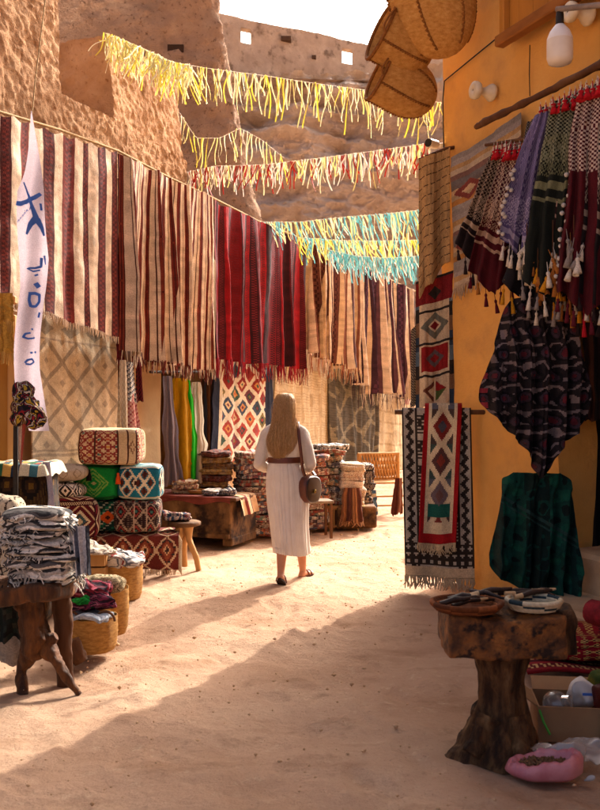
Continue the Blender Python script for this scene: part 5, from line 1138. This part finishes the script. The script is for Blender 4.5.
def scarf(label, T, B, wt, wb, fn, off, seed, tas, ntas=9, pom=False, point=.20, top=True, nf=4):
    wt, wb = wt*1.45, wb*.95
    t_, b_ = rp(*T, off), rp(*B, off); ax = RF.pt(1, 0, 0)-RF.pt(0, 0, 0)
    ax = ax/np.linalg.norm(ax)*.6+np.array([.9, .0, 0])
    o, p = drape('scarf', label, 'scarf', t_, b_, wt, wb, .06, fn, nu=64, nv=96, nf=nf, fold=.045, seed=seed, axis=ax, point=point, group='fringed scarves hung along the shop face', bow=.04)
    r = random.Random(seed)
    for k in range(ntas):
        j = int((k+.5)/ntas*64); q = p[-1, j]; inst(TAS[r.choice(tas)], o, (r.gauss(0, .1), r.gauss(0, .1), 0), q+np.array([0, 0, -.035]), 0, (.9, .9, r.uniform(.9, 1.5)))
    if top:
        for k in range(7):
            j = int((k+.5)/7*64); q = p[2, j]+[0, -.02, 0]; inst(TAS['red'], o, (r.gauss(0, .15), r.gauss(0, .15), 0), q+np.array([0, -.015, -.0]), 0, (1.5, 1.5, .8))
            inst(TAS['white'], o, (0, 0, 0), q+np.array([0, -.005, .03]), 0, (.9, .9, .6))
    if pom:
        for k in range(26):
            e = k/26; q = p[int(40+e*56), 0 if k % 2 else 64]; inst(POM, o, (0, 0, 0), q+np.array([r.gauss(0, .012), -.01, r.gauss(0, .01)]), 0, (1.3, 1.3, 1.3))
    return o
scarf('brown and black checked scarf with cream zigzag lines at the outer end of the pole', (506, 147), (474, 238), .14, .34, kef('#2a1c1c', '#a08c78', 9, 20, .62, '#231a1e', '#b09a86'), .40, 1, ['dark', 'maroon'], 5)
scarf('maroon scarf with cream checks and dark red tassels', (519, 147), (494, 268), .15, .44, kef('#4a1420', '#bfa690', 9, 22, .55, '#4e1019', '#b8987e'), .46, 2, ['maroon', 'maroon', 'tan'], 7)
scarf('small black and white checked scarf tucked between the maroon and purple ones', (531, 150), (522, 245), .11, .26, kef('#1c1a1c', '#b8aea0', 8, 20, .8, '#1c1a1c'), .38, 3, ['white', 'tan'], 7)
scarf('purple checked scarf edged with white pompoms', (545, 112), (524, 236), .10, .40, kef('#574c78', '#8a80a2', 22, 60, .78, '#5e5482', '#a49cb8'), .54, 4, ['white', 'white', 'grey'], 9, True, .14, False)
scarf('black scarf with fine white checks at its knotted top', (557, 104), (538, 280), .18, .50, kef('#17161a', '#a8a098', 9, 36, .36, '#17151a', '#6a6258'), .44, 5, ['white', 'grey', 'gold'], 9)
scarf('dark olive striped scarf with pale tassels', (571, 97), (554, 275), .17, .48, kef('#1c2018', '#8a8a70', 9, 36, .34, '#1e221c', '#7a7a5a'), .50, 6, ['white', 'tan', 'grey'], 9)
scarf('black scarf with red and white check beside the olive one', (585, 90), (572, 262), .15, .34, kef('#2a1a1a', '#c0a898', 8, 30, .5, '#2a1418', '#a88a7a'), .42, 7, ['gold', 'tan'], 7)
scarf('deep maroon scarf with white checked top hanging by the doorway', (598, 84), (588, 285), .16, .44, kef('#4a0f1a', '#c8b4a4', 8, 36, .42, '#4e0f18'), .48, 8, ['maroon', 'red', 'white'], 8, True)
scarf('black and cream checked scarf at the inner end of the pole', (613, 77), (606, 285), .16, .40, kef('#1c1618', '#b8a898', 9, 34, .5, '#1c1416', '#8a7a6c'), .42, 9, ['white', 'dark'], 8, True)
for k, (T, B, wt, wb, bs, dt, lb) in enumerate((
    ((539, 118), (530, 262), .12, .30, '#201a1c', '#8a7c70', 'dim black checked scarf tucked behind the purple one'),
    ((551, 108), (545, 285), .14, .32, '#1a1618', '#5a4c44', 'plain black scarf hanging behind the olive striped one'),
    ((564, 100), (562, 288), .14, .32, '#241a1a', '#6a4a40', 'dark brown scarf hanging between olive and black ones'),
    ((578, 93), (578, 290), .14, .32, '#1a1a1c', '#7a7a70', 'charcoal scarf with faint grey checks behind the red-checked one'),
    ((591, 86), (596, 292), .14, .34, '#2a1216', '#7a4a44', 'oxblood scarf half hidden behind the deep maroon one'))):
    scarf(lb, T, B, wt, wb, kef(bs, dt, 10, 36, .45+.06*k, bs, dt), .28+.02*(k % 2), 21+k, ['dark', 'tan', 'gold', 'white', 'maroon'], 7, False, .12, False, 3)
def tstring(label, px, y0, y1, off, cols, seed):
    a, b = rp(px, y0, off), rp(px, y1, off); root = thing('tassel_string', label, 'tassels', b, 'strings of tassels hung among the scarves')
    MB().tube([a, b], .004, 5).obj('cord', WOOD, root); r = random.Random(seed)
    for k in range(9): inst(TAS[r.choice(cols)], root, (r.gauss(0, .2), r.gauss(0, .2), 0), b+(a-b)*(k/16)+np.array([r.gauss(0, .03), r.gauss(0, .02), .02]), 0, (1.15, 1.15, 1.25))
tstring('string of white wool tassels below the purple scarf', 527, 215, 276, .58, ['white', 'white', 'grey'], 1)
tstring('string of tan and gold wool tassels beside the white ones', 538, 225, 292, .56, ['tan', 'tan', 'gold'], 2)
tstring('string of gold and white tassels under the black scarf', 553, 220, 288, .55, ['gold', 'white', 'tan'], 3)
tstring('string of pale tassels under the olive scarf', 574, 215, 268, .56, ['white', 'grey', 'tan'], 4)
# ---- cloths at the corner
CF = Frame(P(404, 405, 7.98)[:2], (.995, -.10), (-.10, -.995))
def crug(name, label, cat, a, b, off, fn, **kw):
    s0, t0 = CF.sh(a[0], a[1], off); _, b0 = CF.sh(a[0], a[2], off); s1, t1 = CF.sh(b[0], b[1], off); _, b1 = CF.sh(b[0], b[2], off)
    return hang(name, label, cat, CF, s0, s1, t0, t1, b0, b1, off, fn, **kw)
tag(MB().tube([CF.px(420, 160, .02), CF.px(446, 149, .02), RF.px(462, 146, -.1)], .018, 8).obj('corner_pole', WOOD), 'short pole jutting from the shop corner with a striped blanket on it', 'pole')
def f_brown(U, V):
    o = solid(U, '#b9925e'); k = np.floor(V*13); return lay(o, (((V*13) % 1) < .10) & (((U*5+k*.4) % 1) < .8), '#4a3220')
o = crug('striped_blanket', 'tan blanket with thin dark dashes hanging at the shop corner', 'blanket', (419, 158, 297), (450, 148, 262), .06, wear(f_brown, .15, 40), nu=60, nv=130, fold=.03, nf=1, seed=41, sag=0, ragged=.05, thick=.01)
o.location.x += 0
def f_kil(U, V):
    o = solid(U, '#cbb592'); o = lay(o, (U < .10) | (U > .86), pick(np.floor(V*9).astype(int), ['#2c3a4a', '#5a6a74', '#2a2420', '#7a5a40']))
    b = V*4.0; i = np.floor(b).astype(int); vv = b % 1; d = abs(U-.48)/.36+abs(vv-.5)/.42; st = np.floor(d*6)/6
    o = lay(o, (i == 0) & (vv < .8), '#7a1c1e'); o = lay(o, (i == 0) & (st < .5), '#2c2420')
    o = lay(o, (i == 1) & (st < .9) & (st > .4), '#6a6a5c'); o = lay(o, (i == 1) & (st < .2), '#7a1c1e')
    o = lay(o, (i == 2) & (abs(U-.48) < .34) & (vv > .12) & (vv < .9), '#8a1c1c'); o = lay(o, (i == 2) & (st < .55) & (st > .2), '#5a4a4a')
    o = lay(o, (i == 3) & (U < .48) & (st < .8) & (st > .35), '#6a3a2a'); o = lay(o, (i == 3) & (U > .48) & (st < .8), pick(np.floor(vv*2).astype(int), ['#8a1c1c', '#4a5a2a'])); o = lay(o, (i == 3) & (U > .45) & (U < .51), '#cbb592')
    return lay(o, abs(vv-.03) < .035, '#2a2420')
crug('patterned_kilim', 'cream kilim with red and grey stepped motifs hanging below the tan blanket', 'kilim', (416, 282, 410), (455, 270, 404), .0, wear(f_kil, .12, 60), nu=90, nv=160, fold=.012, nf=1, seed=42, sag=0, thick=.01)
crug('patterned_kilim', 'narrow blue and rust kilim edge hanging behind the cream one', 'kilim', (452, 285, 400), (462, 285, 392), -.10, stripes([(1, '#33485a'), (1, '#5a3a34'), (1, '#2a2a30')]), nu=20, nv=40, fold=.02, nf=1, seed=43, sag=0)
crug('black_net', 'dark net cloth strip hanging at the outer edge of the cream kilim', 'cloth', (411, 330, 408), (420, 322, 404), -.06, kef('#2a2420', '#8a7a64', 4, 24, 1.1), nu=20, nv=60, fold=.01, nf=1, seed=47, sag=0)
def f_gr(U, V):
    x = (V*1.0+.35*U*0); i = np.floor(V*26).astype(int); o = pick(i*7 % 11, ['#8a8078', '#a89270', '#6a6460', '#b08a5a', '#8f8880', '#c0a078', '#7a5a50', '#9a9088', '#a8743c', '#6a5f58', '#b9a68a'])
    d = abs(((U*2.0) % 1)-.5)+abs(((V*5) % 1)-.5); return lay(o, (abs(d-.3) < .10) & ((np.floor(V*5) % 2) == 1), '#7a3a30')
rrug('striped_kilim', 'grey and ochre striped kilim flat on the yellow wall behind the scarves', 'kilim', (453, 158, 288), (520, 112, 262), .05, wear(f_gr, .12, 60), nu=90, nv=150, fold=.008, nf=1, seed=44, sag=0, fringe=(.11, '#c0a888', 60))
# ---- rug rack at the corner
KF = Frame(P(401, 405, 7.62)[:2], (.985, -.17), (-.17, -.985))
s_a, h_a = KF.sh(402, 412); s_b, _ = KF.sh(471, 408); RH = 1.50
tag(MB().tube([KF.pt(s_a-.06, 0, RH-.01), KF.pt(s_b+.2, 0, RH-.01)], .02, 8).obj('rug_rail', WOOD), 'wooden rail at the shop corner carrying the black and cream rug', 'rail')
def over(name, label, cat, s0, s1, off, top, front, back, fn, mat, fringe=None, seed=1, slant=0., nu=90, nv=170, bulge=.03):
    """a rug laid over the rail: front drop, fold and back drop"""
    Lf = top-front; Lb = top-back; t = np.linspace(0, 1, nv+1)*(Lf+Lb+.06); u = np.linspace(0, 1, nu+1); Pq = np.zeros((nv+1, nu+1, 3))
    for i, d in enumerate(t):
        if d < Lb: h, o_ = back+d, -off-.02
        elif d < Lb+.06: a = (d-Lb)/.06*pi; h, o_ = top+(.02+off)*sin(a)*.8, -(off+.02)*cos(a)
        else: h, o_ = top-(d-Lb-.06), off+.02
        f = max(0, (top-h)/Lf)
        Pq[i] = KF.pt(s0+(s1-s0)*u+slant*f, o_+(bulge*np.sin(u*5+seed)*f+.012*np.sin(u*11+h*3))*(1 if d > Lb else .5), h+.012*np.sin(u*4+seed)*f)
    U_, V_ = np.meshgrid((u[:-1]+u[1:])/2, (t[:-1]+t[1:])/2); Vf = (V_-Lb-.06)/Lf
    ob = MB().grid(Pq, fn(U_, Vf)).obj(name, mat); tag(ob, label, cat); ob.modifiers.new('thickness', 'SOLIDIFY').thickness = .008
    if fringe:
        fm = MB(); r = random.Random(seed)
        for k in range(fringe[2]): j = int((k+.5)/fringe[2]*nu); q = Pq[-1, j]; L = fringe[0]*r.uniform(.75, 1.1); fm.tube([q, q+[r.gauss(0, .008), -.004, -L*.5], q+[r.gauss(0, .014), -.008, -L]], [.006, .006, .004], 4, C(fringe[1]), False)
        fm.obj('fringe', mat, ob, kind='stuff')
    return ob
def f_bwrug(U, V):
    o = solid(U, '#b9ac96'); dk_ = '#332a22'
    side = (U < .22) | (U > .78); us = np.where(U < .22, U/.22, (1-U)/.22)
    lines = ((V*46) % 1 < .42); o = lay(o, ~side & lines & (V < .8), dk_)
    a = ((U-.22)/.56*2) % 1-.5; b = (V*7) % 1-.5; d = abs(a)+abs(b); o = lay(o, ~side & (abs(d-.42) < .10) & (V < .8), dk_); o = lay(o, ~side & (d < .16) & (V < .8), dk_)
    zz = abs(((V*16) % 1)-.5)*2; o = lay(o, side & (abs(us-.35-.3*zz) < .16), dk_); o = lay(o, side & (us > .86), dk_); o = lay(o, side & (us < .12), dk_)
    bt = (V > .80) & (V < .93); d2 = abs((U*9) % 1-.5)+abs(((V-.8)/.13*3) % 1-.5); o = lay(o, bt, dk_); o = lay(o, bt & (d2 < .33), '#b9ac96')
    return lay(o, V > .935, '#cdb690')
over('flatweave_rug', 'black and cream geometric rug with beige fringe over the rail at the shop corner', 'rug', s_a, s_b, .015, RH, .11, .55, wear(f_bwrug, .12, 80), RUG, (.10, '#c9b08a', 70), 2, .03, bulge=.02)
def f_run(U, V):
    o = solid(U, '#d6c29c'); Ui = (U-.5)/.30; a = (Ui*1.0) ; vv = V*3.9; b = (vv % 1)-.5; d = abs(a)*.5+abs(b); i = np.floor(vv).astype(int)
    d2 = abs(abs(a)-1)*.5+abs((vv+.5) % 1-.5)
    inn = abs(Ui) < 1
    o = lay(o, inn & (V < .84) & (d < .42), pick(i, ['#7a2a22', '#5a3a34', '#6a5a5c', '#7a3028'])); o = lay(o, inn & (V < .84) & (d < .2), pick(i+1, ['#6a4a44', '#4a4a50', '#8a3a2c']))
    o = lay(o, inn & (V < .84) & (d2 < .30), pick(i+2, ['#3a4a44', '#5a5a60', '#4a3a34'])); o = lay(o, inn & (V > .70) & (V < .80) & (d > .3), '#1c5a4c')
    o = lay(o, (U < .12) | (U > .88) | (V > .93), '#a01418'); return o
sr0, sr1 = KF.s(425), KF.s(462); over('table_runner', 'narrow cream runner with red border and coloured diamonds laid over the bigger rug', 'runner', sr0, sr1, .045, RH+.015, .40, .9, wear(f_run, .1, 80), RUG, (.08, '#cbb48c', 40), 3, -.05, 60, 130, .015)
# ---- poncho and green shawl
def f_pon(U, V):
    o = solid(U, '#231c1e'); a = (U*6+.5*np.floor(V*8)) % 1-.5; b = (V*8) % 1-.5; n = vnoise(np.stack([U*16, V*22, U*0], -1), 3); d = np.sqrt(a*a+b*b)+.10*n
    o = lay(o, (d > .36) & (((V*16+n*.5) % 1) < .3), '#7a6a68'); o = lay(o, abs(d-.30+.04*n) < .06, '#0f0d10'); o = lay(o, abs(d-.19) < .05, '#3a2a34'); o = lay(o, d < .12, '#5a1c26'); o = lay(o, (U < .12) & (((V*12) % 1) < .35), '#8a2a34'); return o
axr = np.array([.95, -.25, 0])
def sheet(name, label, cat, rows, off, fn, nu=120, nv=150, nf=5, fold=.05, seed=1, curl=.12):
    """a draped garment given by its left and right edges down its height, hung off the shop face, with real folds and a rounded front"""
    rows = np.array(rows, float); ky = np.linspace(rows[0, 0], rows[-1, 0], nv+1); Lx_ = np.interp(ky, rows[:, 0], rows[:, 1]); Rx_ = np.interp(ky, rows[:, 0], rows[:, 2])
    for _ in range(3): Lx_[1:-1] = (Lx_[:-2]+2*Lx_[1:-1]+Lx_[2:])/4; Rx_[1:-1] = (Rx_[:-2]+2*Rx_[1:-1]+Rx_[2:])/4
    mid = rows[:, 1:].mean(); A_ = rp(rows[0, 1], rows[0, 0], off); U, V = np.meshgrid(np.linspace(0, 1, nu+1), np.linspace(0, 1, nv+1)); Yc = rp(mid, 400, off)[1]
    px = Lx_[:, None]*(1-U)+Rx_[:, None]*U; py = np.repeat(ky[:, None], nu+1, 1)+2.0*n1(U*7+seed, seed)*V
    X = (px-300)/F*Yc; Z = CAMH+(405-py)/F*Yc; xw = (X-X.mean())/.35
    ph = nf*(xw*.5+.10*n1(xw*2+seed, seed)+.10*n1(V*2+seed, seed+3)+.25*V*np.sign(xw)*abs(xw)**1.5*.3)
    D = fold*(.3+.7*V)*(np.sin(2*pi*ph)+.4*np.sin(4.3*pi*ph+1))-curl*xw**2*.5+.015*fbm(np.stack([X*9, Z*9, X*0], -1), 3, seed)
    Pq = np.stack([X, Yc-D+(X-X.mean())*-.35, Z], -1); UC, VC = np.meshgrid((np.arange(nu)+.5)/nu, (np.arange(nv)+.5)/nv)
    wide = (px[:-1, :-1]-480)/110; o = MB().grid(Pq, fn(wide, VC)).obj(name, CLOTH); tag(o, label, cat); return o, Pq
o, p = sheet('poncho', 'dark poncho with rows of black and red rosettes hanging beside the doorway', 'poncho', [(297, 515, 562), (305, 508, 570), (330, 502, 576), (360, 495, 583), (388, 486, 589), (400, 485, 589), (415, 497, 586), (430, 511, 578), (445, 524, 562), (460, 533, 553), (478, 538, 547)], .42, wear(f_pon, .25, 30), nf=6, fold=.065, seed=51)
MB().tube([p[0, 60]+[0, .01, 0], p[0, 60]+[0, .01, .25]], .005, 5).obj('cord', DARK, o)
def f_grn(U, V):
    o = solid(U, '#0a3a30'); n = .6*vnoise(np.stack([U*16, V*18, U*0], -1), 8)+.6*np.sin(U*31)*np.sin(V*27); o = lay(o, n > .3, '#0d4a3a'); o = lay(o, (abs(U-.52) < .10) & (n > -.2), '#08201c'); o = lay(o, (abs(U-.2) < .03) | (abs(U-.83) < .02), '#0a2a26'); w = (V+.5*U) % .34
    o = lay(o, (abs(V-.55*U-.08) < .015) | (abs(V-.55*U-.13) < .008) , '#24403a'); return lay(o, (n < -.45), '#071a18')
o, p = sheet('green_shawl', 'dark emerald shawl with black motifs hanging below the poncho', 'shawl', [(473, 515, 560), (479, 506, 569), (500, 504, 572), (530, 501, 575), (558, 495, 578), (570, 495, 579), (582, 503, 580), (590, 522, 579), (594, 545, 574)], .34, wear(f_grn, .2, 30), nf=5, fold=.065, seed=52)
for k, (T, B, wt, wb, cs, lb) in enumerate((((590, 270), (592, 545), .5, .55, ('#1c1614', '#2a201c', '#171210'), 'long black-brown robe hanging in the dark doorway'), ((575, 300), (574, 430), .2, .22, ('#241c1a', '#3a2a24'), 'dark brown scarf hanging at the doorway jamb'), ((604, 250), (606, 420), .3, .3, ('#2e1a18', '#4a2a20', '#1c1412'), 'dark rust cloth hanging above the black robe'))):
    drape('dark_robe', lb, 'robe', rp(*T, -.35+.06*k), rp(*B, -.35+.06*k), wt, wb, .03, stripes([(1, c_) for c_ in cs]*3), nf=3, fold=.04, seed=54+k, axis=axr, group='dark clothes in the doorway')
# ---- trunk table
TY = 4.02; tb = P(500, 700, TY)*[1, 1, 0]
root = thing('trunk_table', 'heavy tree-trunk table with thick rough slab top beside the shop', 'table', tb)
TW = m_noise('trunk_bark', [(.3, '#1c100a'), (.45, '#4a2f1a'), (.6, '#7a5634'), (.75, '#a07c54')], 13, 10, .75, ((14, 1.0, .06), (50, .9, .015)), stretch=(1.4, 1.4, .35))
TS = m_noise('slab_wood', [(.25, '#24130a'), (.42, '#5a361a'), (.6, '#945c28'), (.8, '#bc8038')], 11, 9, .65, ((16, 1.0, .03), (70, .8, .01)), spots=(16, .52, .62, '#2a160a'), spec=.4)
zf = lambda py, Y=TY: P(0, py, Y)[2]
n = 40; th = np.linspace(0, 2*pi, n, endpoint=False); Hs = np.linspace(0, 1, 34); rows = []
for q in Hs:
    h = -.02+q*.46; base = .105+.012*cos(q*5)+.075*(1-q)**3+.03*max(0, q-.8)*3
    lob = 1+(.16*(1-q)**2.2)*np.sin(4*th+1.0)+.05*np.sin(7*th+q*4); cx = tb[0]+.02*sin(q*3)-.03*(1-q)
    rr_ = base*lob; pp = np.stack([cx+rr_*np.cos(th), tb[1]+rr_*np.sin(th)*.9, np.full(n, h)], -1); pp[:, :2] += (.02*fbm(pp*np.array([12, 12, 5]), 4, 3))[:, None]*np.stack([np.cos(th), np.sin(th)], -1); rows.append(pp)
MB().grid(np.array(rows), None, True).obj('trunk', TW, root)
for a_, L in ((3.7, .13), (5.2, .13), (.4, .12), (2.2, .12)):
    d = np.array([cos(a_), sin(a_), 0]); mb = MB(); gnarl(mb, [tb+d*.06+[0, 0, .16], tb+d*.12+[0, 0, .07], tb+d*(L+.04)+[0, 0, .02]], [.07, .055, .04], 12, int(a_*7), .25); mb.obj('root', TW, root)
mb = MB(); superbox(mb, np.array([P(500, 630, TY)[0], TY+.03, .555]), (.51, .42, .185), -.04, 14, 60, None, .022, 5, 14); sl = mb.obj('slab', TS, root)
mb = MB(); superbox(mb, np.array([P(563, 630, TY)[0]+.01, TY+.10, .545]), (.10, .36, .20), -.04, 8, 20, None, .016, 6, 15); mb.obj('slab', TW, root)
ST = .655
def coil(label, c, r, cols, hgt=.05):
    root = thing('coil_tray', label, 'tray', c, 'coiled trays on the trunk table'); tq = np.linspace(0, 2*pi, 41)
    for k in range(4):
        rk = r*(.86+.05*k); mbk = MB(); col_ = pick((np.floor(np.linspace(0, 9, 40))+k).astype(int), cols); q = np.stack([c[0]+rk*np.cos(tq), c[1]+rk*.9*np.sin(tq), c[2]+.01+hgt*k/4+0*tq], -1)
        mbk.tube(q, .011, 7, np.repeat(col_, 7, 0), False); mbk.obj('coil', KNIT, root)
    MB().lathe([(0, .008), (r*.86, .01), (r*.86, .0), (0, 0)], 28, c, C(cols[0]), sy=.9).obj('base', KNIT, root)
coil('white coiled tray with dark squares on the trunk table', np.array([P(530, 600, TY)[0], TY-.07, ST]), .115, ['#cbbb9c', '#c4b290', '#cbbb9c', '#2a3a40', '#cbbb9c'], .04)
coil('brown coiled tray full of dark trinkets on the trunk table', np.array([P(463, 600, TY)[0], TY-.09, ST]), .15, ['#6a3a1c', '#8a4f2a', '#5a3018'], .03)
r = random.Random(21); GD = 'dark carved sticks on the trunk table'
DKW = m_noise('dark_carved', [(.3, '#17100c'), (.7, '#38241a')], 20, 5, .5); BONE = m_noise('bone', [(.3, '#a8845a'), (.7, '#c8a67a')], 14, 4, .5)
sticks = [((448, 589), (478, 582), .012, 0, -.02), ((470, 587), (512, 580), .013, .02, .06), ((455, 597), (495, 590), .010, -.12, -.04), ((485, 579), (545, 576), .011, .08, .10), ((440, 598), (470, 604), .012, -.15, -.14), ((505, 592), (555, 582), .011, .0, .05), ((452, 602), (488, 597), .009, -.14, -.08), ((515, 585), (552, 588), .012, -.02, .03), ((470, 582), (505, 590), .010, .06, -.02), ((528, 578), (556, 573), .009, .12, .12)]
for k, (a, b, rad, d0, d1) in enumerate(sticks):
    A_ = P(*a, TY+d0); B_ = P(*b, TY+d1); A_[2] = max(A_[2]*0+ST+.03+.012*(k % 3), ST); B_[2] = ST+.035+.014*((k+1) % 3)
    rt = thing('carved_stick', 'short dark carved stick with pale ends lying across the trays on the trunk table', 'stick', A_, GD)
    mid = (A_+B_)/2+[0, 0, .008]; MB().tube([A_+(B_-A_)*.2, mid, A_+(B_-A_)*.78], [rad, rad*1.1, rad*.9], 8).obj('shaft', DKW, rt)
    MB().tube([A_, A_+(B_-A_)*.2], [rad*.8, rad*1.05], 8).obj('handle', BONE if k % 2 else DKW, rt); MB().tube([A_+(B_-A_)*.78, B_], [rad, rad*.5], 8).obj('tip', BONE if k % 3 == 0 else DKW, rt)
# ---- red kilims, box and bag on the ground
def f_red(k, u, v, q):
    x = q[..., 0]*4.2; y = (q[..., 1] if k >= 4 else q[..., 2]*.5)*5; d = abs((x % 1)-.5)+abs((y % 1)-.5); o = solid(u, '#86101a'); o = lay(o, abs(d-.38) < .08, '#c49a52'); o = lay(o, d < .10, '#c8a060'); return lay(o, abs(d-.25) < .04, '#3a0a10')
c = G(566, 668); mb = MB(); superbox(mb, np.array([c[0]+.12, c[1]+.02, .16]), (.62, .42, .15), -.08, 5, 40, f_red, .02, 5, 31, layers=2); tag(mb.obj('folded_kilim', RUG), 'thick folded red kilim with gold diamonds beside the shop step', 'kilim')
xs_ = np.linspace(0, 1, 61); ys_ = np.linspace(0, 1, 31); U_, V_ = np.meshgrid(xs_, ys_)
gx = c[0]-.30+U_*.85; gy = c[1]-.30+V_*.6; Pq = np.stack([gx+.05*V_, gy, .03+.012*np.sin(U_*9)+.01*np.sin(V_*7+U_*3)+.02], -1)
def f_rf(U, V):
    i = np.floor(V*12).astype(int); o = pick(i % 4, ['#7a0f18', '#5a0a12', '#8a1820', '#4a0a10']); return lay(o, (((U*22+V*5) % 1) < .4) & (i % 3 == 1), '#c49a62')
uc_, vc_ = np.meshgrid((xs_[:-1]+xs_[1:])/2, (ys_[:-1]+ys_[1:])/2); o = MB().grid(Pq, f_rf(uc_, vc_)).obj('red_kilim', RUG); tag(o, 'dark red striped kilim spread on the ground under the folded one', 'kilim'); o.modifiers.new('thickness', 'SOLIDIFY').thickness = .015
mb = MB(); gnarl(mb, [rp(592, 620, .75)*[1, 1, 0]+[0, 0, .36], rp(640, 620, .75)*[1, 1, 0]+[0, 0, .36]], [.07, .07], 16, 3, .05); tag(mb.obj('rolled_kilim', m_noise('red_roll', [(.3, '#5a0f14'), (.7, '#94202a')], 20)), 'red rolled kilim lying on the step by the doorway', 'kilim')
CARD = m_noise('cardboard', [(.25, '#7a5a40'), (.6, '#96724f'), (.85, '#a5815c')], 3, 6, .85, ((60, .2, .003),))
bx = G(568, 743)+[.06, .12, 0]; BR = rotz(-.12)
root = thing('cardboard_box', 'open cardboard box full of packaging on the ground by the trunk table', 'box', bx)
for (cx_, cy_, sx, sy) in ((0, -.13, .36, .008), (0, .13, .36, .008), (-.176, 0, .008, .252), (.176, 0, .008, .252)): MB().box(bx+BR@np.array([cx_, cy_, .085]), (sx, sy, .16), BR).obj('side', CARD, root, smooth=False)
MB().box(bx+[0, 0, .012], (.35, .25, .008), BR).obj('bottom', CARD, root, smooth=False)
for (cx_, cy_, sx, sy, ax_, an) in ((0, .165, .34, .09, 'x', .5), (-.215, 0, .09, .24, 'y', .6)):
    q = BR@(np.array([[1, 0, 0], [0, cos(an), -sin(an)], [0, sin(an), cos(an)]]) if ax_ == 'x' else np.array([[cos(an), 0, sin(an)], [0, 1, 0], [-sin(an), 0, cos(an)]])); MB().box(bx+BR@np.array([cx_, cy_, .185]), (sx, sy, .005), q).obj('flap', CARD, root, smooth=False)
m, t, b = nodes('clear_glass'); b.inputs['Base Color'].default_value = (.75, .72, .68, 1); b.inputs['Roughness'].default_value = .08; b.inputs['Transmission Weight'].default_value = .85; GLASS = m
jc = bx+np.array([-.09, -.03, .15]); root = thing('glass_jar', 'round glass jar lying in the cardboard box', 'jar', jc)
mb = MB(); ellip(mb, jc, (.062, .062, .06), 24, 16); mb.obj('globe', GLASS, root); MB().tube([jc+[.03, -.03, .02], jc+[.055, -.05, .03]], [.03, .028], 14).obj('neck', GLASS, root)
WP = m_noise('white_paper', [(.3, '#b8b4b0'), (.7, '#d8d6d4')], 8, 4, .7)
def crumple(name, label, c, size, mat, seed, cat, nz_=.05, e=2.6, group=None, fn=None):
    mb = MB(); superbox(mb, c, size, seed*.7, e, 22, fn, nz_, 7, seed); return tag(mb.obj(name, mat, smooth=False), label, cat, group)
crumple('white_packet', 'crumpled white paper packet sticking out of the cardboard box', bx+[.04, .02, .185], (.13, .10, .11), WP, 3, 'packet', .045)
mb = MB(); mb.box(bx+[.055, -.05, .20], (.05, .004, .012), rotz(-.1)); tag(mb.obj('blue_label', BL, smooth=False), 'small blue label on the white packet in the box', 'label')
crumple('green_packet', 'green and yellow packet standing at the back of the cardboard box', bx+[.14, .06, .19], (.10, .08, .14), m_noise('green_pack', [(.4, '#3a4a1c'), (.6, '#7a6a1c')], 9), 5, 'packet', .02, 5)
MB().tube([bx+[-.19, -.10, .16], bx+[-.175, -.14, .10], bx+[-.15, -.150, .05]], .006, 6).obj('green_strap', m_plain('green_tape', '#3f9a2c')); o = bpy.data.objects['green_strap']; tag(o, 'thin bright green strap hanging over the corner of the cardboard box', 'strap')
crumple('maroon_bag', 'dark maroon leather bag leaning on the cardboard box', G(606, 745)+[.03, .02, .13], (.16, .12, .26), m_noise('maroon_leather', [(.3, '#3a0f10'), (.7, '#5a1c18')], 10, 5, .5), 7, 'bag', .012, 6)
m, t, b = nodes('clear_film'); b.inputs['Base Color'].default_value = (.72, .66, .62, 1); b.inputs['Roughness'].default_value = .25; b.inputs['Transmission Weight'].default_value = .55; b.inputs['Alpha'].default_value = .75; FILM = m
crumple('plastic_film', 'crumpled clear plastic film lying behind the pink bag', G(575, 765)+[0, .05, .05], (.34, .16, .09), FILM, 9, 'plastic', .05)
pb = G(545, 775); root = thing('pink_bag', 'pink plastic bag with rolled rim full of brown grain', 'bag', pb)
tq = np.linspace(0, 2*pi, 70, endpoint=False); prof = [(.03, .03), (.10, .035), (.115, .06), (.13, .078), (.15, .07), (.163, .045), (.16, .015), (.14, .0), (0, .0)]
Pq = np.array([[pb+np.array([ra*cos(a)*(1+.05*sin(3*a)), ra*.55*sin(a)*(1+.05*sin(5*a)), z+(.005*sin(a*6+ra*40)+.003*sin(a*17))*(.02 < z)+.02*cos(a)*(z > .04)]) for a in tq] for ra, z in prof]); MB().grid(Pq, None, True).obj('bag', m_noise('pink_plastic', [(.3, '#b5606a'), (.7, '#d08a8c')], 10, 5, .4, ((40, .5, .006),), spec=.5), root)
mb = MB(); r2 = np.random.default_rng(4)
for k in range(400):
    a, q = r2.random()*6.28, r2.random()**.5*.105; V = np.array([[1,0,0],[-1,0,0],[0,1,0],[0,-1,0],[0,0,1],[0,0,-1]])*.007*r2.uniform(.6, 1.3, (6, 3))+pb+[q*cos(a), q*.55*sin(a), .045+.014*r2.random()]
    mb.add(V, [[0,2,4],[2,1,4],[1,3,4],[3,0,4],[2,0,5],[1,2,5],[3,1,5],[0,3,5]])
mb.obj('grain', m_noise('grain', [(.3, '#5a3c26'), (.7, '#8a6848')], 60), root, kind='stuff')
crumple('paper_scrap', 'small white scrap of paper on the ground beside the pink bag', G(592, 779)+[0, 0, .012], (.06, .035, .03), WP, 11, 'scrap', .03)
crumple('dark_rag', 'small dark rag lying on the dirt beside the trunk table', G(469, 735)+[0, 0, .012], (.10, .04, .03), DARK, 12, 'rag', .03)
for k in TAS: bpy.data.objects.remove(TAS[k])
bpy.data.objects.remove(POM)
